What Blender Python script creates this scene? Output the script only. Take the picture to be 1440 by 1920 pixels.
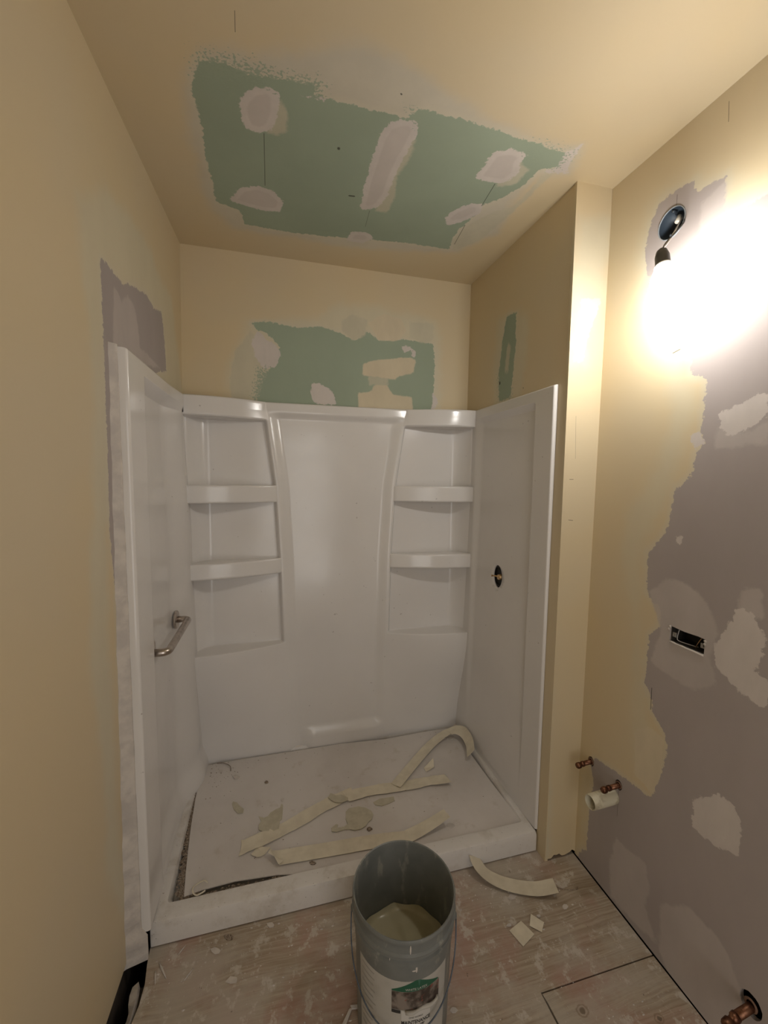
import bpy, bmesh, math, random
import numpy as np
from mathutils import Vector, Matrix
from mathutils.geometry import tessellate_polygon

# ------------------------------------------------------------------ camera
for o in list(bpy.data.objects): bpy.data.objects.remove(o)
SC = bpy.context.scene
COL = SC.collection
cam_d = bpy.data.cameras.new('camera'); cam = bpy.data.objects.new('camera', cam_d); COL.objects.link(cam)
cam.location = (0.3891, -2.0002, 1.4501)
cam.rotation_euler = (1.4880, -0.0105, -0.2561)
cam_d.sensor_fit = 'VERTICAL'; cam_d.sensor_height = 36.0
cam_d.lens = 767.07 / 1920.0 * 36.0
cam_d.clip_start = 0.01
SC.camera = cam

# ------------------------------------------------------------------ world, light, exposure
wd = bpy.data.worlds.new('world'); SC.world = wd; wd.use_nodes = True
wd.node_tree.nodes['Background'].inputs[0].default_value = (1.0, 0.93, 0.84, 1)
wd.node_tree.nodes['Background'].inputs[1].default_value = 0.0
BULB_POS = Vector((1.374, -1.108, 1.966))
BULB_STRENGTH = 160.0
BULB_COLOR = (1.0, 0.97, 0.92, 1)
VS = SC.view_settings
VS.view_transform = 'Standard'; VS.look = 'None'; VS.gamma = 1.0; VS.use_curve_mapping = False
VS.exposure = 0.22
# soft fill lamp added behind the camera, set in the rear wall's opening
dl = bpy.data.lights.new('rear_fill_light', 'AREA'); dl.shape = 'RECTANGLE'; dl.size = 0.8; dl.size_y = 1.9
dl.energy = 9.5; dl.color = (1.0, 0.965, 0.92)
dlo = bpy.data.objects.new('rear_fill_light', dl); COL.objects.link(dlo)
dlo.location = (0.62, -3.05, 1.05); dlo.rotation_euler = (math.radians(90), 0, 0)

H = 2.44
W, P, R = 1.3623, -0.7627, 1.5078
def x_left(y, z): return 0.0277*y - 0.0139*(H - z)
def x_alc(y, z): return W - 0.0102*y - 0.0032*(H - z)
def x_right(y, z): return R + 0.0083*(y - P) - 0.0049*(H - z)
rnd = random.Random(5)

PAINT = {
 'ceiling': {
  'halo': [[(0.227,-0.882),(0.282,-0.903),(0.378,-0.917),(0.496,-0.976),(0.614,-1.006),(0.757,-0.968),(0.864,-0.923),(0.973,-0.895),(1.126,-0.868),(1.271,-0.893),(1.299,-0.837),(1.308,-0.782),(1.23,-0.753),(1.214,-0.614),(1.262,-0.421),(1.171,-0.264),(1.039,-0.218),(0.668,-0.173),(0.238,-0.177),(0.161,-0.299),(0.151,-0.519),(0.166,-0.715),(0.188,-0.825)]],
  'board': [[(0.22,-0.858),(0.278,-0.866),(0.325,-0.849),(0.402,-0.856),(0.506,-0.871),(0.495,-0.845),(0.537,-0.84),(0.653,-0.837),(0.751,-0.839),(0.769,-0.876),(0.885,-0.876),(1.039,-0.868),(1.191,-0.854),(1.261,-0.848),(1.261,-0.799),(1.215,-0.768),(1.209,-0.704),(1.169,-0.619),(1.123,-0.568),(1.119,-0.47),(1.102,-0.42),(1.104,-0.357),(1.123,-0.268),(0.925,-0.267),(0.659,-0.231),(0.466,-0.208),(0.281,-0.218),(0.268,-0.298),(0.188,-0.328),(0.191,-0.433),(0.187,-0.551),(0.196,-0.672),(0.188,-0.761),(0.195,-0.8)]],
  'soft': [[(0.405,-0.813),(0.427,-0.77),(0.429,-0.708),(0.402,-0.686),(0.372,-0.687),(0.381,-0.774)],[(0.774,-0.794),(0.8,-0.778),(0.8,-0.687),(0.784,-0.624),(0.804,-0.537),(0.8,-0.431),(0.758,-0.432),(0.754,-0.564)],[(1.115,-0.409),(1.153,-0.513),(1.23,-0.589),(1.242,-0.7),(1.233,-0.749),(1.267,-0.778),(1.25,-0.557),(1.218,-0.369),(1.145,-0.266),(1.107,-0.338)],[(1.132,-0.791),(1.185,-0.76),(1.177,-0.69),(1.121,-0.666)]],
  'mud': [[(0.336,-0.816),(0.382,-0.834),(0.405,-0.82),(0.405,-0.756),(0.387,-0.697),(0.35,-0.677),(0.317,-0.687),(0.303,-0.727),(0.304,-0.769)],[(0.278,-0.426),(0.332,-0.452),(0.385,-0.44),(0.427,-0.394),(0.413,-0.329),(0.355,-0.322),(0.28,-0.332),(0.236,-0.35)],[(0.7,-0.802),(0.731,-0.83),(0.774,-0.838),(0.793,-0.809),(0.789,-0.749),(0.781,-0.693),(0.776,-0.621),(0.779,-0.53),(0.762,-0.458),(0.714,-0.422),(0.694,-0.448),(0.688,-0.572),(0.688,-0.689),(0.69,-0.762)],[(1.037,-0.797),(1.085,-0.821),(1.147,-0.817),(1.138,-0.781),(1.159,-0.74),(1.14,-0.685),(1.046,-0.677),(1.033,-0.693),(1.037,-0.764)],[(1.034,-0.512),(1.073,-0.563),(1.119,-0.576),(1.136,-0.525),(1.099,-0.465),(1.045,-0.425),(1.019,-0.466)],[(0.694,-0.283),(0.758,-0.294),(0.793,-0.258),(0.753,-0.214),(0.679,-0.217)],[(0.458,-0.83),(0.51,-0.84),(0.541,-0.837),(0.511,-0.828)],[(1.246,-0.855),(1.274,-0.894),(1.288,-0.838),(1.3,-0.792),(1.261,-0.785),(1.259,-0.815)],[(1.217,-0.771),(1.27,-0.788),(1.32,-0.787),(1.255,-0.767)]],
  'speck': [[(0.22,-0.873),(0.25,-0.882),(0.34,-0.883),(0.427,-0.88),(0.51,-0.886),(0.514,-0.85),(0.455,-0.839),(0.376,-0.835),(0.286,-0.824),(0.208,-0.803)],[(1.11,-0.852),(1.183,-0.864),(1.272,-0.851),(1.265,-0.794),(1.172,-0.802)],[(0.746,-0.867),(0.795,-0.868),(0.832,-0.82),(0.79,-0.817)]],
 },
 'back': {
  'halo': [[(0.266,2.147),(0.401,2.166),(0.595,2.195),(0.695,2.269),(0.851,2.282),(1.013,2.255),(1.188,2.248),(1.211,1.987),(1.207,1.785),(0.278,1.763),(0.175,1.758),(0.178,1.911),(0.214,2.03)]],
  'board': [[(0.284,2.142),(0.354,2.154),(0.496,2.14),(0.594,2.157),(0.695,2.135),(0.76,2.104),(0.825,2.155),(0.879,2.12),(1.015,2.135),(1.162,2.128),(1.173,2.037),(1.164,1.756),(0.696,1.747),(0.289,1.728),(0.303,1.837),(0.351,1.924),(0.387,1.974),(0.411,2.048),(0.353,2.102),(0.307,2.116)]],
  'soft': [[(0.283,2.102),(0.34,2.042),(0.363,1.949),(0.326,1.862),(0.296,1.74),(0.208,1.736),(0.188,1.865),(0.213,2.007)],[(1.036,2.222),(1.16,2.229),(1.162,2.141),(1.099,2.127),(1.037,2.15)],[(0.827,1.946),(0.929,1.953),(0.93,1.909),(0.835,1.903)],[(0.695,2.196),(0.746,2.226),(0.825,2.21),(0.812,2.134),(0.752,2.108),(0.7,2.143)]],
  'mud': [[(0.311,2.114),(0.348,2.075),(0.395,2.051),(0.416,2.013),(0.391,1.956),(0.339,1.942),(0.3,1.996),(0.287,2.06)],[(0.556,1.894),(0.594,1.895),(0.657,1.859),(0.675,1.797),(0.568,1.801),(0.549,1.84)],[(0.993,2.1),(1.029,2.108),(1.072,2.081),(1.066,2.054),(1.05,2.058),(1.043,2.086),(1.007,2.075)],[(1.167,1.89),(1.197,1.847),(1.178,1.797),(1.16,1.802)]],
  'speck': [[(0.309,1.944),(0.379,1.95),(0.397,1.843),(0.349,1.791),(0.283,1.776),(0.298,1.872)]],
  'over': [[(0.8,2.002),(0.853,2.022),(1.044,2.053),(1.072,2.042),(1.059,1.976),(0.976,1.954),(0.971,1.938),(0.8,1.947)],[(0.779,1.861),(0.841,1.873),(0.859,1.905),(0.922,1.909),(0.955,1.864),(1.053,1.86),(1.066,1.738),(0.78,1.739)],[(0.825,2.197),(0.904,2.248),(0.991,2.232),(1.02,2.179),(0.974,2.124),(0.879,2.12)]],
 },
 'wall_alcove': {
  'halo': [[(-0.284,2.165),(-0.39,2.171),(-0.515,2.103),(-0.518,1.958),(-0.475,1.788),(-0.264,1.791),(-0.252,1.962)]],
  'board': [[(-0.35,2.159),(-0.424,2.141),(-0.428,2.027),(-0.417,1.899),(-0.404,1.801),(-0.314,1.801),(-0.301,1.926),(-0.323,2.06)]],
  'soft': [[(-0.366,2.046),(-0.393,2.016),(-0.376,1.908),(-0.35,1.915)]],
  'speck': [[(-0.301,1.926),(-0.399,1.925),(-0.408,1.8),(-0.309,1.802)]],
 },
 'wall_left': {
  'halo': [[(-0.887,2.058),(-0.74,2.187),(-0.595,2.208),(-0.38,2.215),(-0.293,2.167),(-0.14,2.155),(-0.086,2.007),(0.035,1.794),(-0.801,1.3),(-0.801,0.566),(-0.734,0.14),(-0.864,0.394),(-0.859,0.686),(-0.924,1.0),(-0.889,1.312),(-0.848,1.693),(-0.897,1.915)]],
  'board': [[(-0.791,1.987),(-0.754,1.991),(-0.642,1.987),(-0.596,2.01),(-0.445,2.043),(-0.363,2.028),(-0.281,2.05),(-0.248,1.936),(-0.233,1.851),(-0.407,1.8),(-0.664,1.767),(-0.647,1.437),(-0.7,0.651),(-0.645,-0.008),(-0.709,0.067),(-0.729,0.34),(-0.746,0.681),(-0.758,1.148),(-0.782,1.297),(-0.782,1.575),(-0.787,1.774)]],
  'soft': [[(-0.713,1.956),(-0.682,1.948),(-0.661,1.936),(-0.611,1.974),(-0.561,1.96),(-0.537,1.914),(-0.522,1.854),(-0.314,1.841),(-0.645,1.772),(-0.697,1.73),(-0.732,1.735),(-0.719,1.864)],[(-0.746,1.718),(-0.696,1.745),(-0.679,1.437),(-0.712,1.288),(-0.748,1.293)]],
  'mud': [[(-0.727,1.29),(-0.688,1.3),(-0.648,0.441),(-0.64,0.07),(-0.664,0.277),(-0.7,0.651)]],
 },
 'wall_right': {
  'halo': [[(-0.913,2.296),(-0.953,2.317),(-1.04,2.31),(-1.156,2.244),(-1.246,2.141),(-1.254,2.049),(-1.181,2.09),(-0.964,1.999),(-1.044,1.849),(-1.106,1.658),(-1.048,1.375),(-0.975,1.252),(-0.996,0.862),(-1.057,0.688),(-1.093,0.576),(-1.003,0.501),(-0.977,0.71),(-0.969,0.939),(-0.894,1.221),(-0.917,1.348),(-1.004,1.485),(-1.045,1.669),(-0.952,1.909),(-0.895,2.027),(-0.884,2.161)],[(-0.767,0.356),(-0.809,0.387),(-0.836,0.345),(-0.823,0.272),(-0.823,0.167),(-0.822,0.076),(-0.783,-0.005)]],
  'board': [[(-0.911,2.148),(-0.927,2.234),(-0.956,2.281),(-1.01,2.28),(-1.061,2.271),(-1.07,2.235),(-1.148,2.227),(-1.15,2.126),(-1.205,2.088),(-1.198,2.12),(-1.248,2.116),(-2.75,1.95),(-2.75,-0.2),(-0.7,-0.2),(-0.784,0.022),(-0.822,0.076),(-0.822,0.187),(-0.823,0.272),(-0.836,0.345),(-0.819,0.402),(-0.834,0.446),(-0.942,0.464),(-1.046,0.471),(-1.068,0.479),(-1.093,0.576),(-1.107,0.67),(-1.091,0.71),(-1.053,0.737),(-1.044,0.783),(-1.015,0.819),(-1.019,0.856),(-1.021,0.977),(-1.055,1.014),(-1.054,1.071),(-1.027,1.079),(-1.002,1.106),(-0.996,1.23),(-1.038,1.278),(-1.06,1.329),(-1.07,1.423),(-1.107,1.454),(-1.12,1.483),(-1.124,1.526),(-1.147,1.554),(-1.134,1.583),(-1.136,1.654),(-1.138,1.723),(-1.092,1.748),(-1.094,1.812),(-1.061,1.844),(-1.043,1.908),(-0.977,2.054),(-0.93,2.076)]],
  'soft': [[(-1.086,2.198),(-1.149,2.211),(-1.156,2.091),(-1.088,2.074)],[(-1.065,1.163),(-1.13,1.164),(-1.185,1.127),(-1.2,1.103),(-1.217,1.066),(-1.203,0.988),(-1.229,0.92),(-1.168,0.874),(-1.087,0.88),(-1.032,0.896),(-1.059,1.008),(-1.011,1.108)],[(-1.175,1.592),(-1.173,1.535),(-1.294,1.539),(-1.29,1.591),(-1.247,1.569)],[(-1.265,1.185),(-1.31,1.198),(-1.316,1.128),(-1.264,1.124)],[(-1.124,0.183),(-1.201,0.26),(-1.274,0.264),(-1.315,0.239),(-1.344,0.188),(-1.358,0.096),(-1.282,-0.015),(-1.156,0.003),(-1.126,0.037)],[(-0.948,0.238),(-1.003,0.241),(-1.063,0.253),(-1.082,0.201),(-1.073,0.119),(-1.117,0.043),(-1.04,0.026),(-0.942,0.014),(-0.929,0.121)]],
  'mud': [[(-1.179,1.626),(-1.263,1.657),(-1.284,1.662),(-1.289,1.604),(-1.246,1.574),(-1.204,1.565),(-1.182,1.592)],[(-1.263,1.137),(-1.292,1.14),(-1.319,1.091),(-1.331,1.082),(-1.31,0.995),(-1.338,0.989),(-1.343,0.92),(-1.298,0.922),(-1.26,0.943),(-1.218,0.966),(-1.214,1.022),(-1.242,1.089)],[(-1.191,0.579),(-1.258,0.639),(-1.29,0.637),(-1.313,0.607),(-1.314,0.522),(-1.262,0.495),(-1.228,0.493),(-1.195,0.495)],[(-1.088,1.296),(-1.109,1.295),(-1.106,1.273),(-1.083,1.277)],[(-1.097,1.58),(-1.13,1.581),(-1.147,1.554),(-1.124,1.534)]],
  'over': [[(-0.992,0.647),(-1.038,0.693),(-1.093,0.686),(-1.092,0.592),(-1.067,0.491),(-1.003,0.509)]],
 },
 'wall_pier': {
  'halo': [[(1.378,2.327),(1.496,2.339),(1.509,2.081),(1.456,2.003),(1.423,1.929),(1.43,1.854),(1.378,1.853),(1.374,2.134)],[(1.321,0.673),(1.348,0.67),(1.385,-0.06),(1.326,-0.045)]],
  'mud': [[(1.404,2.068),(1.486,2.078),(1.434,1.93),(1.425,1.861),(1.382,1.857)]],
 },
}
MARKS = {'ceiling': [[(0.3649, -0.6813, 2.44), (0.3622, -0.4603, 2.44), 0.0008], [(1.1108, -0.6767, 2.44), (1.1212, -0.5644, 2.44), 0.001], [(1.1136, -0.4446, 2.44), (1.1287, -0.3118, 2.44), 0.001], [(0.5813, -0.6854, 2.44), (0.5816, -0.6834, 2.44), 0.004], [(0.3136, -0.9903, 2.44), (0.3106, -0.9461, 2.44), 0.0006], [(0.7346, -0.4283, 2.44), (0.7397, -0.3289, 2.44), 0.0005], [(0.6481, -0.4879, 2.44), (0.6649, -0.4898, 2.44), 0.003], [(0.7113, -0.903, 2.44), (0.713, -0.9019, 2.44), 0.002]], 'wall_alcove': [[(1.3637, -0.3127, 1.8813), (1.3637, -0.3129, 1.8789), 0.0055], [(1.3654, -0.4954, 1.8228), (1.3654, -0.4956, 1.8206), 0.0018]], 'wall_right': [[(1.5049, -1.0116, 2.2652), (1.5047, -1.0114, 2.2264), 0.0006], [(1.5045, -1.1398, 2.4069), (1.5042, -1.1424, 2.3572), 0.0006], [(1.4975, -1.0416, 0.8158), (1.4972, -1.0431, 0.7482), 0.001], [(1.4963, -0.9459, 0.4101), (1.4959, -0.9465, 0.3143), 0.0005], [(1.5025, -1.0335, 1.8191), (1.5024, -1.0544, 1.8235), 0.0015]], 'wall_pier': [[(1.4053, -0.7627, 1.6735), (1.4117, -0.7627, 1.5255), 0.0004], [(1.3915, -0.7627, 1.452), (1.407, -0.7627, 1.4521), 0.0008], [(1.3952, -0.7627, 1.3079), (1.4132, -0.7627, 1.3057), 0.0008]]}


# ------------------------------------------------------------------ helpers
def sm(e0, e1, x):
    t = np.clip((x - e0) / (e1 - e0), 0, 1); return t*t*(3 - 2*t)

def link(name, me, mat=None, parent=None, smooth=False, loc=None):
    o = bpy.data.objects.new(name, me); COL.objects.link(o)
    if mat: me.materials.append(mat)
    if smooth:
        me.polygons.foreach_set('use_smooth', [True]*len(me.polygons))
    if parent: o.parent = parent
    if loc: o.location = loc
    return o

def mesh(name, v, f, mat=None, parent=None, smooth=False):
    me = bpy.data.meshes.new(name); me.from_pydata([tuple(p) for p in v], [], f); me.update()
    return link(name, me, mat, parent, smooth)

def frombm(name, bm, mat=None, parent=None, smooth=False):
    bmesh.ops.recalc_face_normals(bm, faces=bm.faces)
    me = bpy.data.meshes.new(name); bm.to_mesh(me); bm.free()
    return link(name, me, mat, parent, smooth)

def tag(o, label, cat=None, group=None, kind=None):
    if label: o['label'] = label
    if cat: o['category'] = cat
    if group: o['group'] = group
    if kind: o['kind'] = kind
    return o

def empty(name, loc, label, cat, group=None):
    o = bpy.data.objects.new(name, None); COL.objects.link(o); o.location = loc
    o.empty_display_size = 0.02
    return tag(o, label, cat, group)

def bmbox(bm, x0, x1, y0, y1, z0, z1, bev=0.0, seg=2):
    r = bmesh.ops.create_cube(bm, size=1)
    for v in r['verts']:
        v.co = Vector(((x0+x1)/2 + v.co.x*(x1-x0), (y0+y1)/2 + v.co.y*(y1-y0), (z0+z1)/2 + v.co.z*(z1-z0)))
    if bev:
        es = list({e for v in r['verts'] for e in v.link_edges})
        bmesh.ops.bevel(bm, geom=es, offset=bev, segments=seg, affect='EDGES', profile=0.5)

def tube(bm, pts, rad, n=14, caps=True):
    pts = [Vector(p) for p in pts]
    rads = rad if isinstance(rad, (list, tuple)) else [rad]*len(pts)
    rings = []; up = None
    for i, p in enumerate(pts):
        t = (pts[min(i+1, len(pts)-1)] - pts[max(i-1, 0)]).normalized()
        if up is None:
            up = Vector((0, 0, 1)) if abs(t.z) < 0.9 else Vector((1, 0, 0))
        a = (up - t*up.dot(t)).normalized(); up = a; b = t.cross(a)
        rings.append([bm.verts.new(p + (a*math.cos(2*math.pi*k/n) + b*math.sin(2*math.pi*k/n))*rads[i]) for k in range(n)])
    for i in range(len(rings)-1):
        for k in range(n):
            bm.faces.new((rings[i][k], rings[i][(k+1) % n], rings[i+1][(k+1) % n], rings[i+1][k]))
    if caps:
        bm.faces.new(rings[0][::-1]); bm.faces.new(rings[-1])

def lathe(bm, prof, origin=(0, 0, 0), axis=(0, 0, 1), n=64, close=False):
    """prof: (radius, height) along axis"""
    q = Vector((0, 0, 1)).rotation_difference(Vector(axis).normalized()); o = Vector(origin)
    rings = []
    for r, h in prof:
        if r < 1e-6: rings.append([bm.verts.new(o + q @ Vector((0, 0, h)))])
        else: rings.append([bm.verts.new(o + q @ Vector((r*math.cos(2*math.pi*k/n), r*math.sin(2*math.pi*k/n), h))) for k in range(n)])
    for i in range(len(rings)-1):
        A, B = rings[i], rings[i+1]
        for k in range(n):
            a0, a1 = A[k % len(A)], A[(k+1) % len(A)]; b0, b1 = B[k % len(B)], B[(k+1) % len(B)]
            if len(A) == 1 and len(B) == 1: continue
            if len(A) == 1: bm.faces.new((a0, b1, b0))
            elif len(B) == 1: bm.faces.new((a0, a1, b0))
            else: bm.faces.new((a0, a1, b1, b0))

def smooth_path(pts, n=8):
    """Catmull-Rom through points (any dimension)"""
    P_ = [np.array(p, float) for p in pts]; P_ = [2*P_[0]-P_[1]] + P_ + [2*P_[-1]-P_[-2]]
    out = []
    for i in range(1, len(P_)-2):
        for k in range(n):
            t = k/n; a, b, c, d = P_[i-1:i+3]
            out.append(0.5*((2*b) + (-a+c)*t + (2*a-5*b+4*c-d)*t*t + (-a+3*b-3*c+d)*t**3))
    out.append(P_[-2]); return out

# ------------------------------------------------------------------ materials
class NT:
    def __init__(s, name, rough=0.6, spec=0.5, metal=0.0, coat=0.0):
        s.m = bpy.data.materials.new(name); s.m.use_nodes = True; s.t = s.m.node_tree
        s.b = s.t.nodes['Principled BSDF']
        s.b.inputs['Roughness'].default_value = rough; s.b.inputs['Specular IOR Level'].default_value = spec
        s.b.inputs['Metallic'].default_value = metal; s.b.inputs['Coat Weight'].default_value = coat
        g = s.t.nodes.new('ShaderNodeNewGeometry'); s.pos = g.outputs['Position']
    def n(s, ty, **kw):
        nd = s.t.nodes.new('ShaderNode' + ty)
        for k, v in kw.items(): setattr(nd, k, v)
        return nd
    def put(s, sock, v):
        if isinstance(v, bpy.types.NodeSocket): s.t.links.new(v, sock)
        else: sock.default_value = v
    def math(s, op, a, b=0.0, c=None):
        nd = s.n('Math', operation=op); s.put(nd.inputs[0], a); s.put(nd.inputs[1], b)
        if c is not None: s.put(nd.inputs[2], c)
        return nd.outputs[0]
    def vmath(s, op, a, b=(0, 0, 0), sc=None):
        nd = s.n('VectorMath', operation=op); s.put(nd.inputs[0], a); s.put(nd.inputs[1], b)
        if sc is not None: s.put(nd.inputs[3], sc)
        return nd
    def noise(s, scale, detail=4, rough=0.55, vec=None, dist=0.0):
        nd = s.n('TexNoise'); nd.inputs['Scale'].default_value = scale; nd.inputs['Detail'].default_value = detail
        nd.inputs['Roughness'].default_value = rough; nd.inputs['Distortion'].default_value = dist
        s.t.links.new(vec or s.pos, nd.inputs['Vector']); return nd.outputs[0]
    def scaled(s, v3):
        return s.vmath('MULTIPLY', s.pos, v3).outputs[0]
    def ramp(s, x, a, b, lo=0.0, hi=1.0):
        nd = s.n('MapRange', interpolation_type='SMOOTHSTEP'); s.put(nd.inputs[0], x)
        nd.inputs[1].default_value = a; nd.inputs[2].default_value = b
        nd.inputs[3].default_value = lo; nd.inputs[4].default_value = hi
        return nd.outputs[0]
    def mix(s, f, a, b, mode='MIX'):
        nd = s.n('Mix', data_type='RGBA', blend_type=mode); s.put(nd.inputs[0], f)
        for i, v in ((6, a), (7, b)):
            s.put(nd.inputs[i], v if isinstance(v, bpy.types.NodeSocket) else (*v[:3], 1))
        return nd.outputs[2]
    def color(s, c): s.put(s.b.inputs['Base Color'], c if isinstance(c, bpy.types.NodeSocket) else (*c[:3], 1))
    def bump(s, h, strength=0.3, dist=0.001):
        nd = s.n('Bump'); nd.inputs['Strength'].default_value = strength; nd.inputs['Distance'].default_value = dist
        s.put(nd.inputs['Height'], h); s.t.links.new(nd.outputs[0], s.b.inputs['Normal'])

def simple(name, c, rough=0.6, metal=0.0, spec=0.5, var=0.0, vscale=30, coat=0.0):
    t = NT(name, rough, spec, metal, coat)
    if var:
        f = t.noise(vscale); t.color(t.mix(t.ramp(f, 0.3, 0.7), [x*(1-var) for x in c], [min(1, x*(1+var)) for x in c]))
    else: t.color(c)
    return t.m

YEL = (0.62, 0.525, 0.362); HALO = (0.60, 0.56, 0.43); GREEN = (0.325, 0.385, 0.295)
MAUVE = (0.40, 0.353, 0.338); MUD = (0.62, 0.565, 0.53); OVER = (0.64, 0.555, 0.405)
def paint_material(name, keys, board, base=YEL, marks=()):
    t = NT('painted_drywall_' + name, 0.5, 0.3)
    c = t.mix(t.ramp(t.noise(1.7, 3), 0.35, 0.65), base, [base[0]*1.03, base[1]*1.0, base[2]*0.93])
    cfg = {'halo': ((0.56, 0.52, 0.43) if name == 'ceiling' else HALO, 0.03, 0.05, 7, {'ceiling': 0.95, 'wall_right': 0.5, 'wall_back': 0.75}.get(name, 0.7)), 'board': (board, 0.0010, 0.018, 62, 1.0),
           'soft': ([MUD[i]*0.45 + board[i]*0.55 if board is MAUVE else HALO[i]*0.92 for i in range(3)], 0.006, 0.016, 26, 0.8),
           'mud': (MUD, 0.0015, 0.018, 58, 0.97), 'over': (OVER, 0.004, 0.010, 30, 0.95)}
    soft = t.noise(3.2, 3); rough = 0.5
    for k in ('halo', 'board', 'soft', 'mud', 'over'):
        if k not in keys: continue
        col, feather, rag, sc, op = cfg[k]
        a = t.n('Attribute', attribute_name=k).outputs['Fac']
        if k == 'board':      # feathered pale edge of old compound round the bare board
            aw = t.math('MULTIPLY_ADD', t.math('SUBTRACT', t.noise(14, 4), 0.5), 0.03, a)
            c = t.mix(t.ramp(aw, 0.0, 0.024, 0.6, 0.0), c, (0.60, 0.555, 0.44))
        nz = t.math('SUBTRACT', t.noise(sc, 8, 0.66), 0.5)
        d = t.math('MULTIPLY_ADD', nz, rag*2.0, a)
        f = t.ramp(d, -feather, feather, op, 0.0)
        # trowel and brush variation inside each coat
        v = t.ramp(t.noise(9 if k != 'board' else 2.5, 5, 0.6, t.scaled((1, 1, 0.5))), 0.3, 0.7)
        cc = t.mix(v, [x*(0.93 if k != 'halo' else 0.97) for x in col], [x*1.04 for x in col])
        if k == 'mud' and name == 'ceiling': cc = t.mix(t.ramp(a, -0.016, -0.024, 0, 0.45), cc, (0.50, 0.445, 0.41))
        c = t.mix(f, c, cc)
        if k in ('board', 'mud', 'soft'):
            nd = t.n('Mix', data_type='FLOAT'); t.put(nd.inputs[0], f); t.put(nd.inputs[2], rough); nd.inputs[3].default_value = 0.75; rough = nd.outputs[0]
    if 'speck' in keys:
        sa = t.n('Attribute', attribute_name='speck').outputs['Fac']
        th = t.math('MULTIPLY_ADD', t.math('MINIMUM', t.math('MAXIMUM', sa, -0.02), 0.06), 4.5, 0.54)
        c = t.mix(t.ramp(t.math('SUBTRACT', t.noise(120, 5, 0.6, t.scaled((1, 1.3, 1))), th), -0.006, 0.012, 0, 0.9), c, board)
    for A, B, r in marks:
        A = Vector(A); B = Vector(B); ab = B - A
        pa = t.vmath('SUBTRACT', t.pos, A).outputs[0]
        h = t.math('DIVIDE', t.vmath('DOT_PRODUCT', pa, ab).outputs['Value'], max(ab.length_squared, 1e-9))
        h = t.math('MINIMUM', t.math('MAXIMUM', h, 0.0), 1.0)
        s_ = t.vmath('SCALE', ab, sc=h).outputs[0]
        dd = t.vmath('LENGTH', t.vmath('SUBTRACT', pa, s_).outputs[0]).outputs['Value']
        c = t.mix(t.ramp(dd, r*0.6, r*1.5, 0.85, 0.0), c, (0.03, 0.028, 0.022))
    t.color(c); t.put(t.b.inputs['Roughness'], rough)
    t.bump(t.noise(420, 3, 0.6), 0.10, 0.0006)
    return t.m

# ------------------------------------------------------------------ painted wall sheets
def sdf(pts, poly):
    x, y = pts[:, 0], pts[:, 1]; P0 = np.array(poly, float); n = len(P0)
    d = np.full(len(pts), 1e9); ins = np.zeros(len(pts), bool)
    for i in range(n):
        a = P0[i]; b = P0[(i+1) % n]; e = b - a; w = pts - a
        h = np.clip((w @ e) / max(e @ e, 1e-12), 0, 1)
        d = np.minimum(d, np.hypot(w[:, 0]-h*e[0], w[:, 1]-h*e[1]))
        c = (a[1] > y) != (b[1] > y)
        with np.errstate(divide='ignore', invalid='ignore'):
            xi = (b[0]-a[0])*(y-a[1])/(b[1]-a[1]) + a[0]
        ins ^= c & (x < xi)
    return np.where(ins, -d, d)

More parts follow.
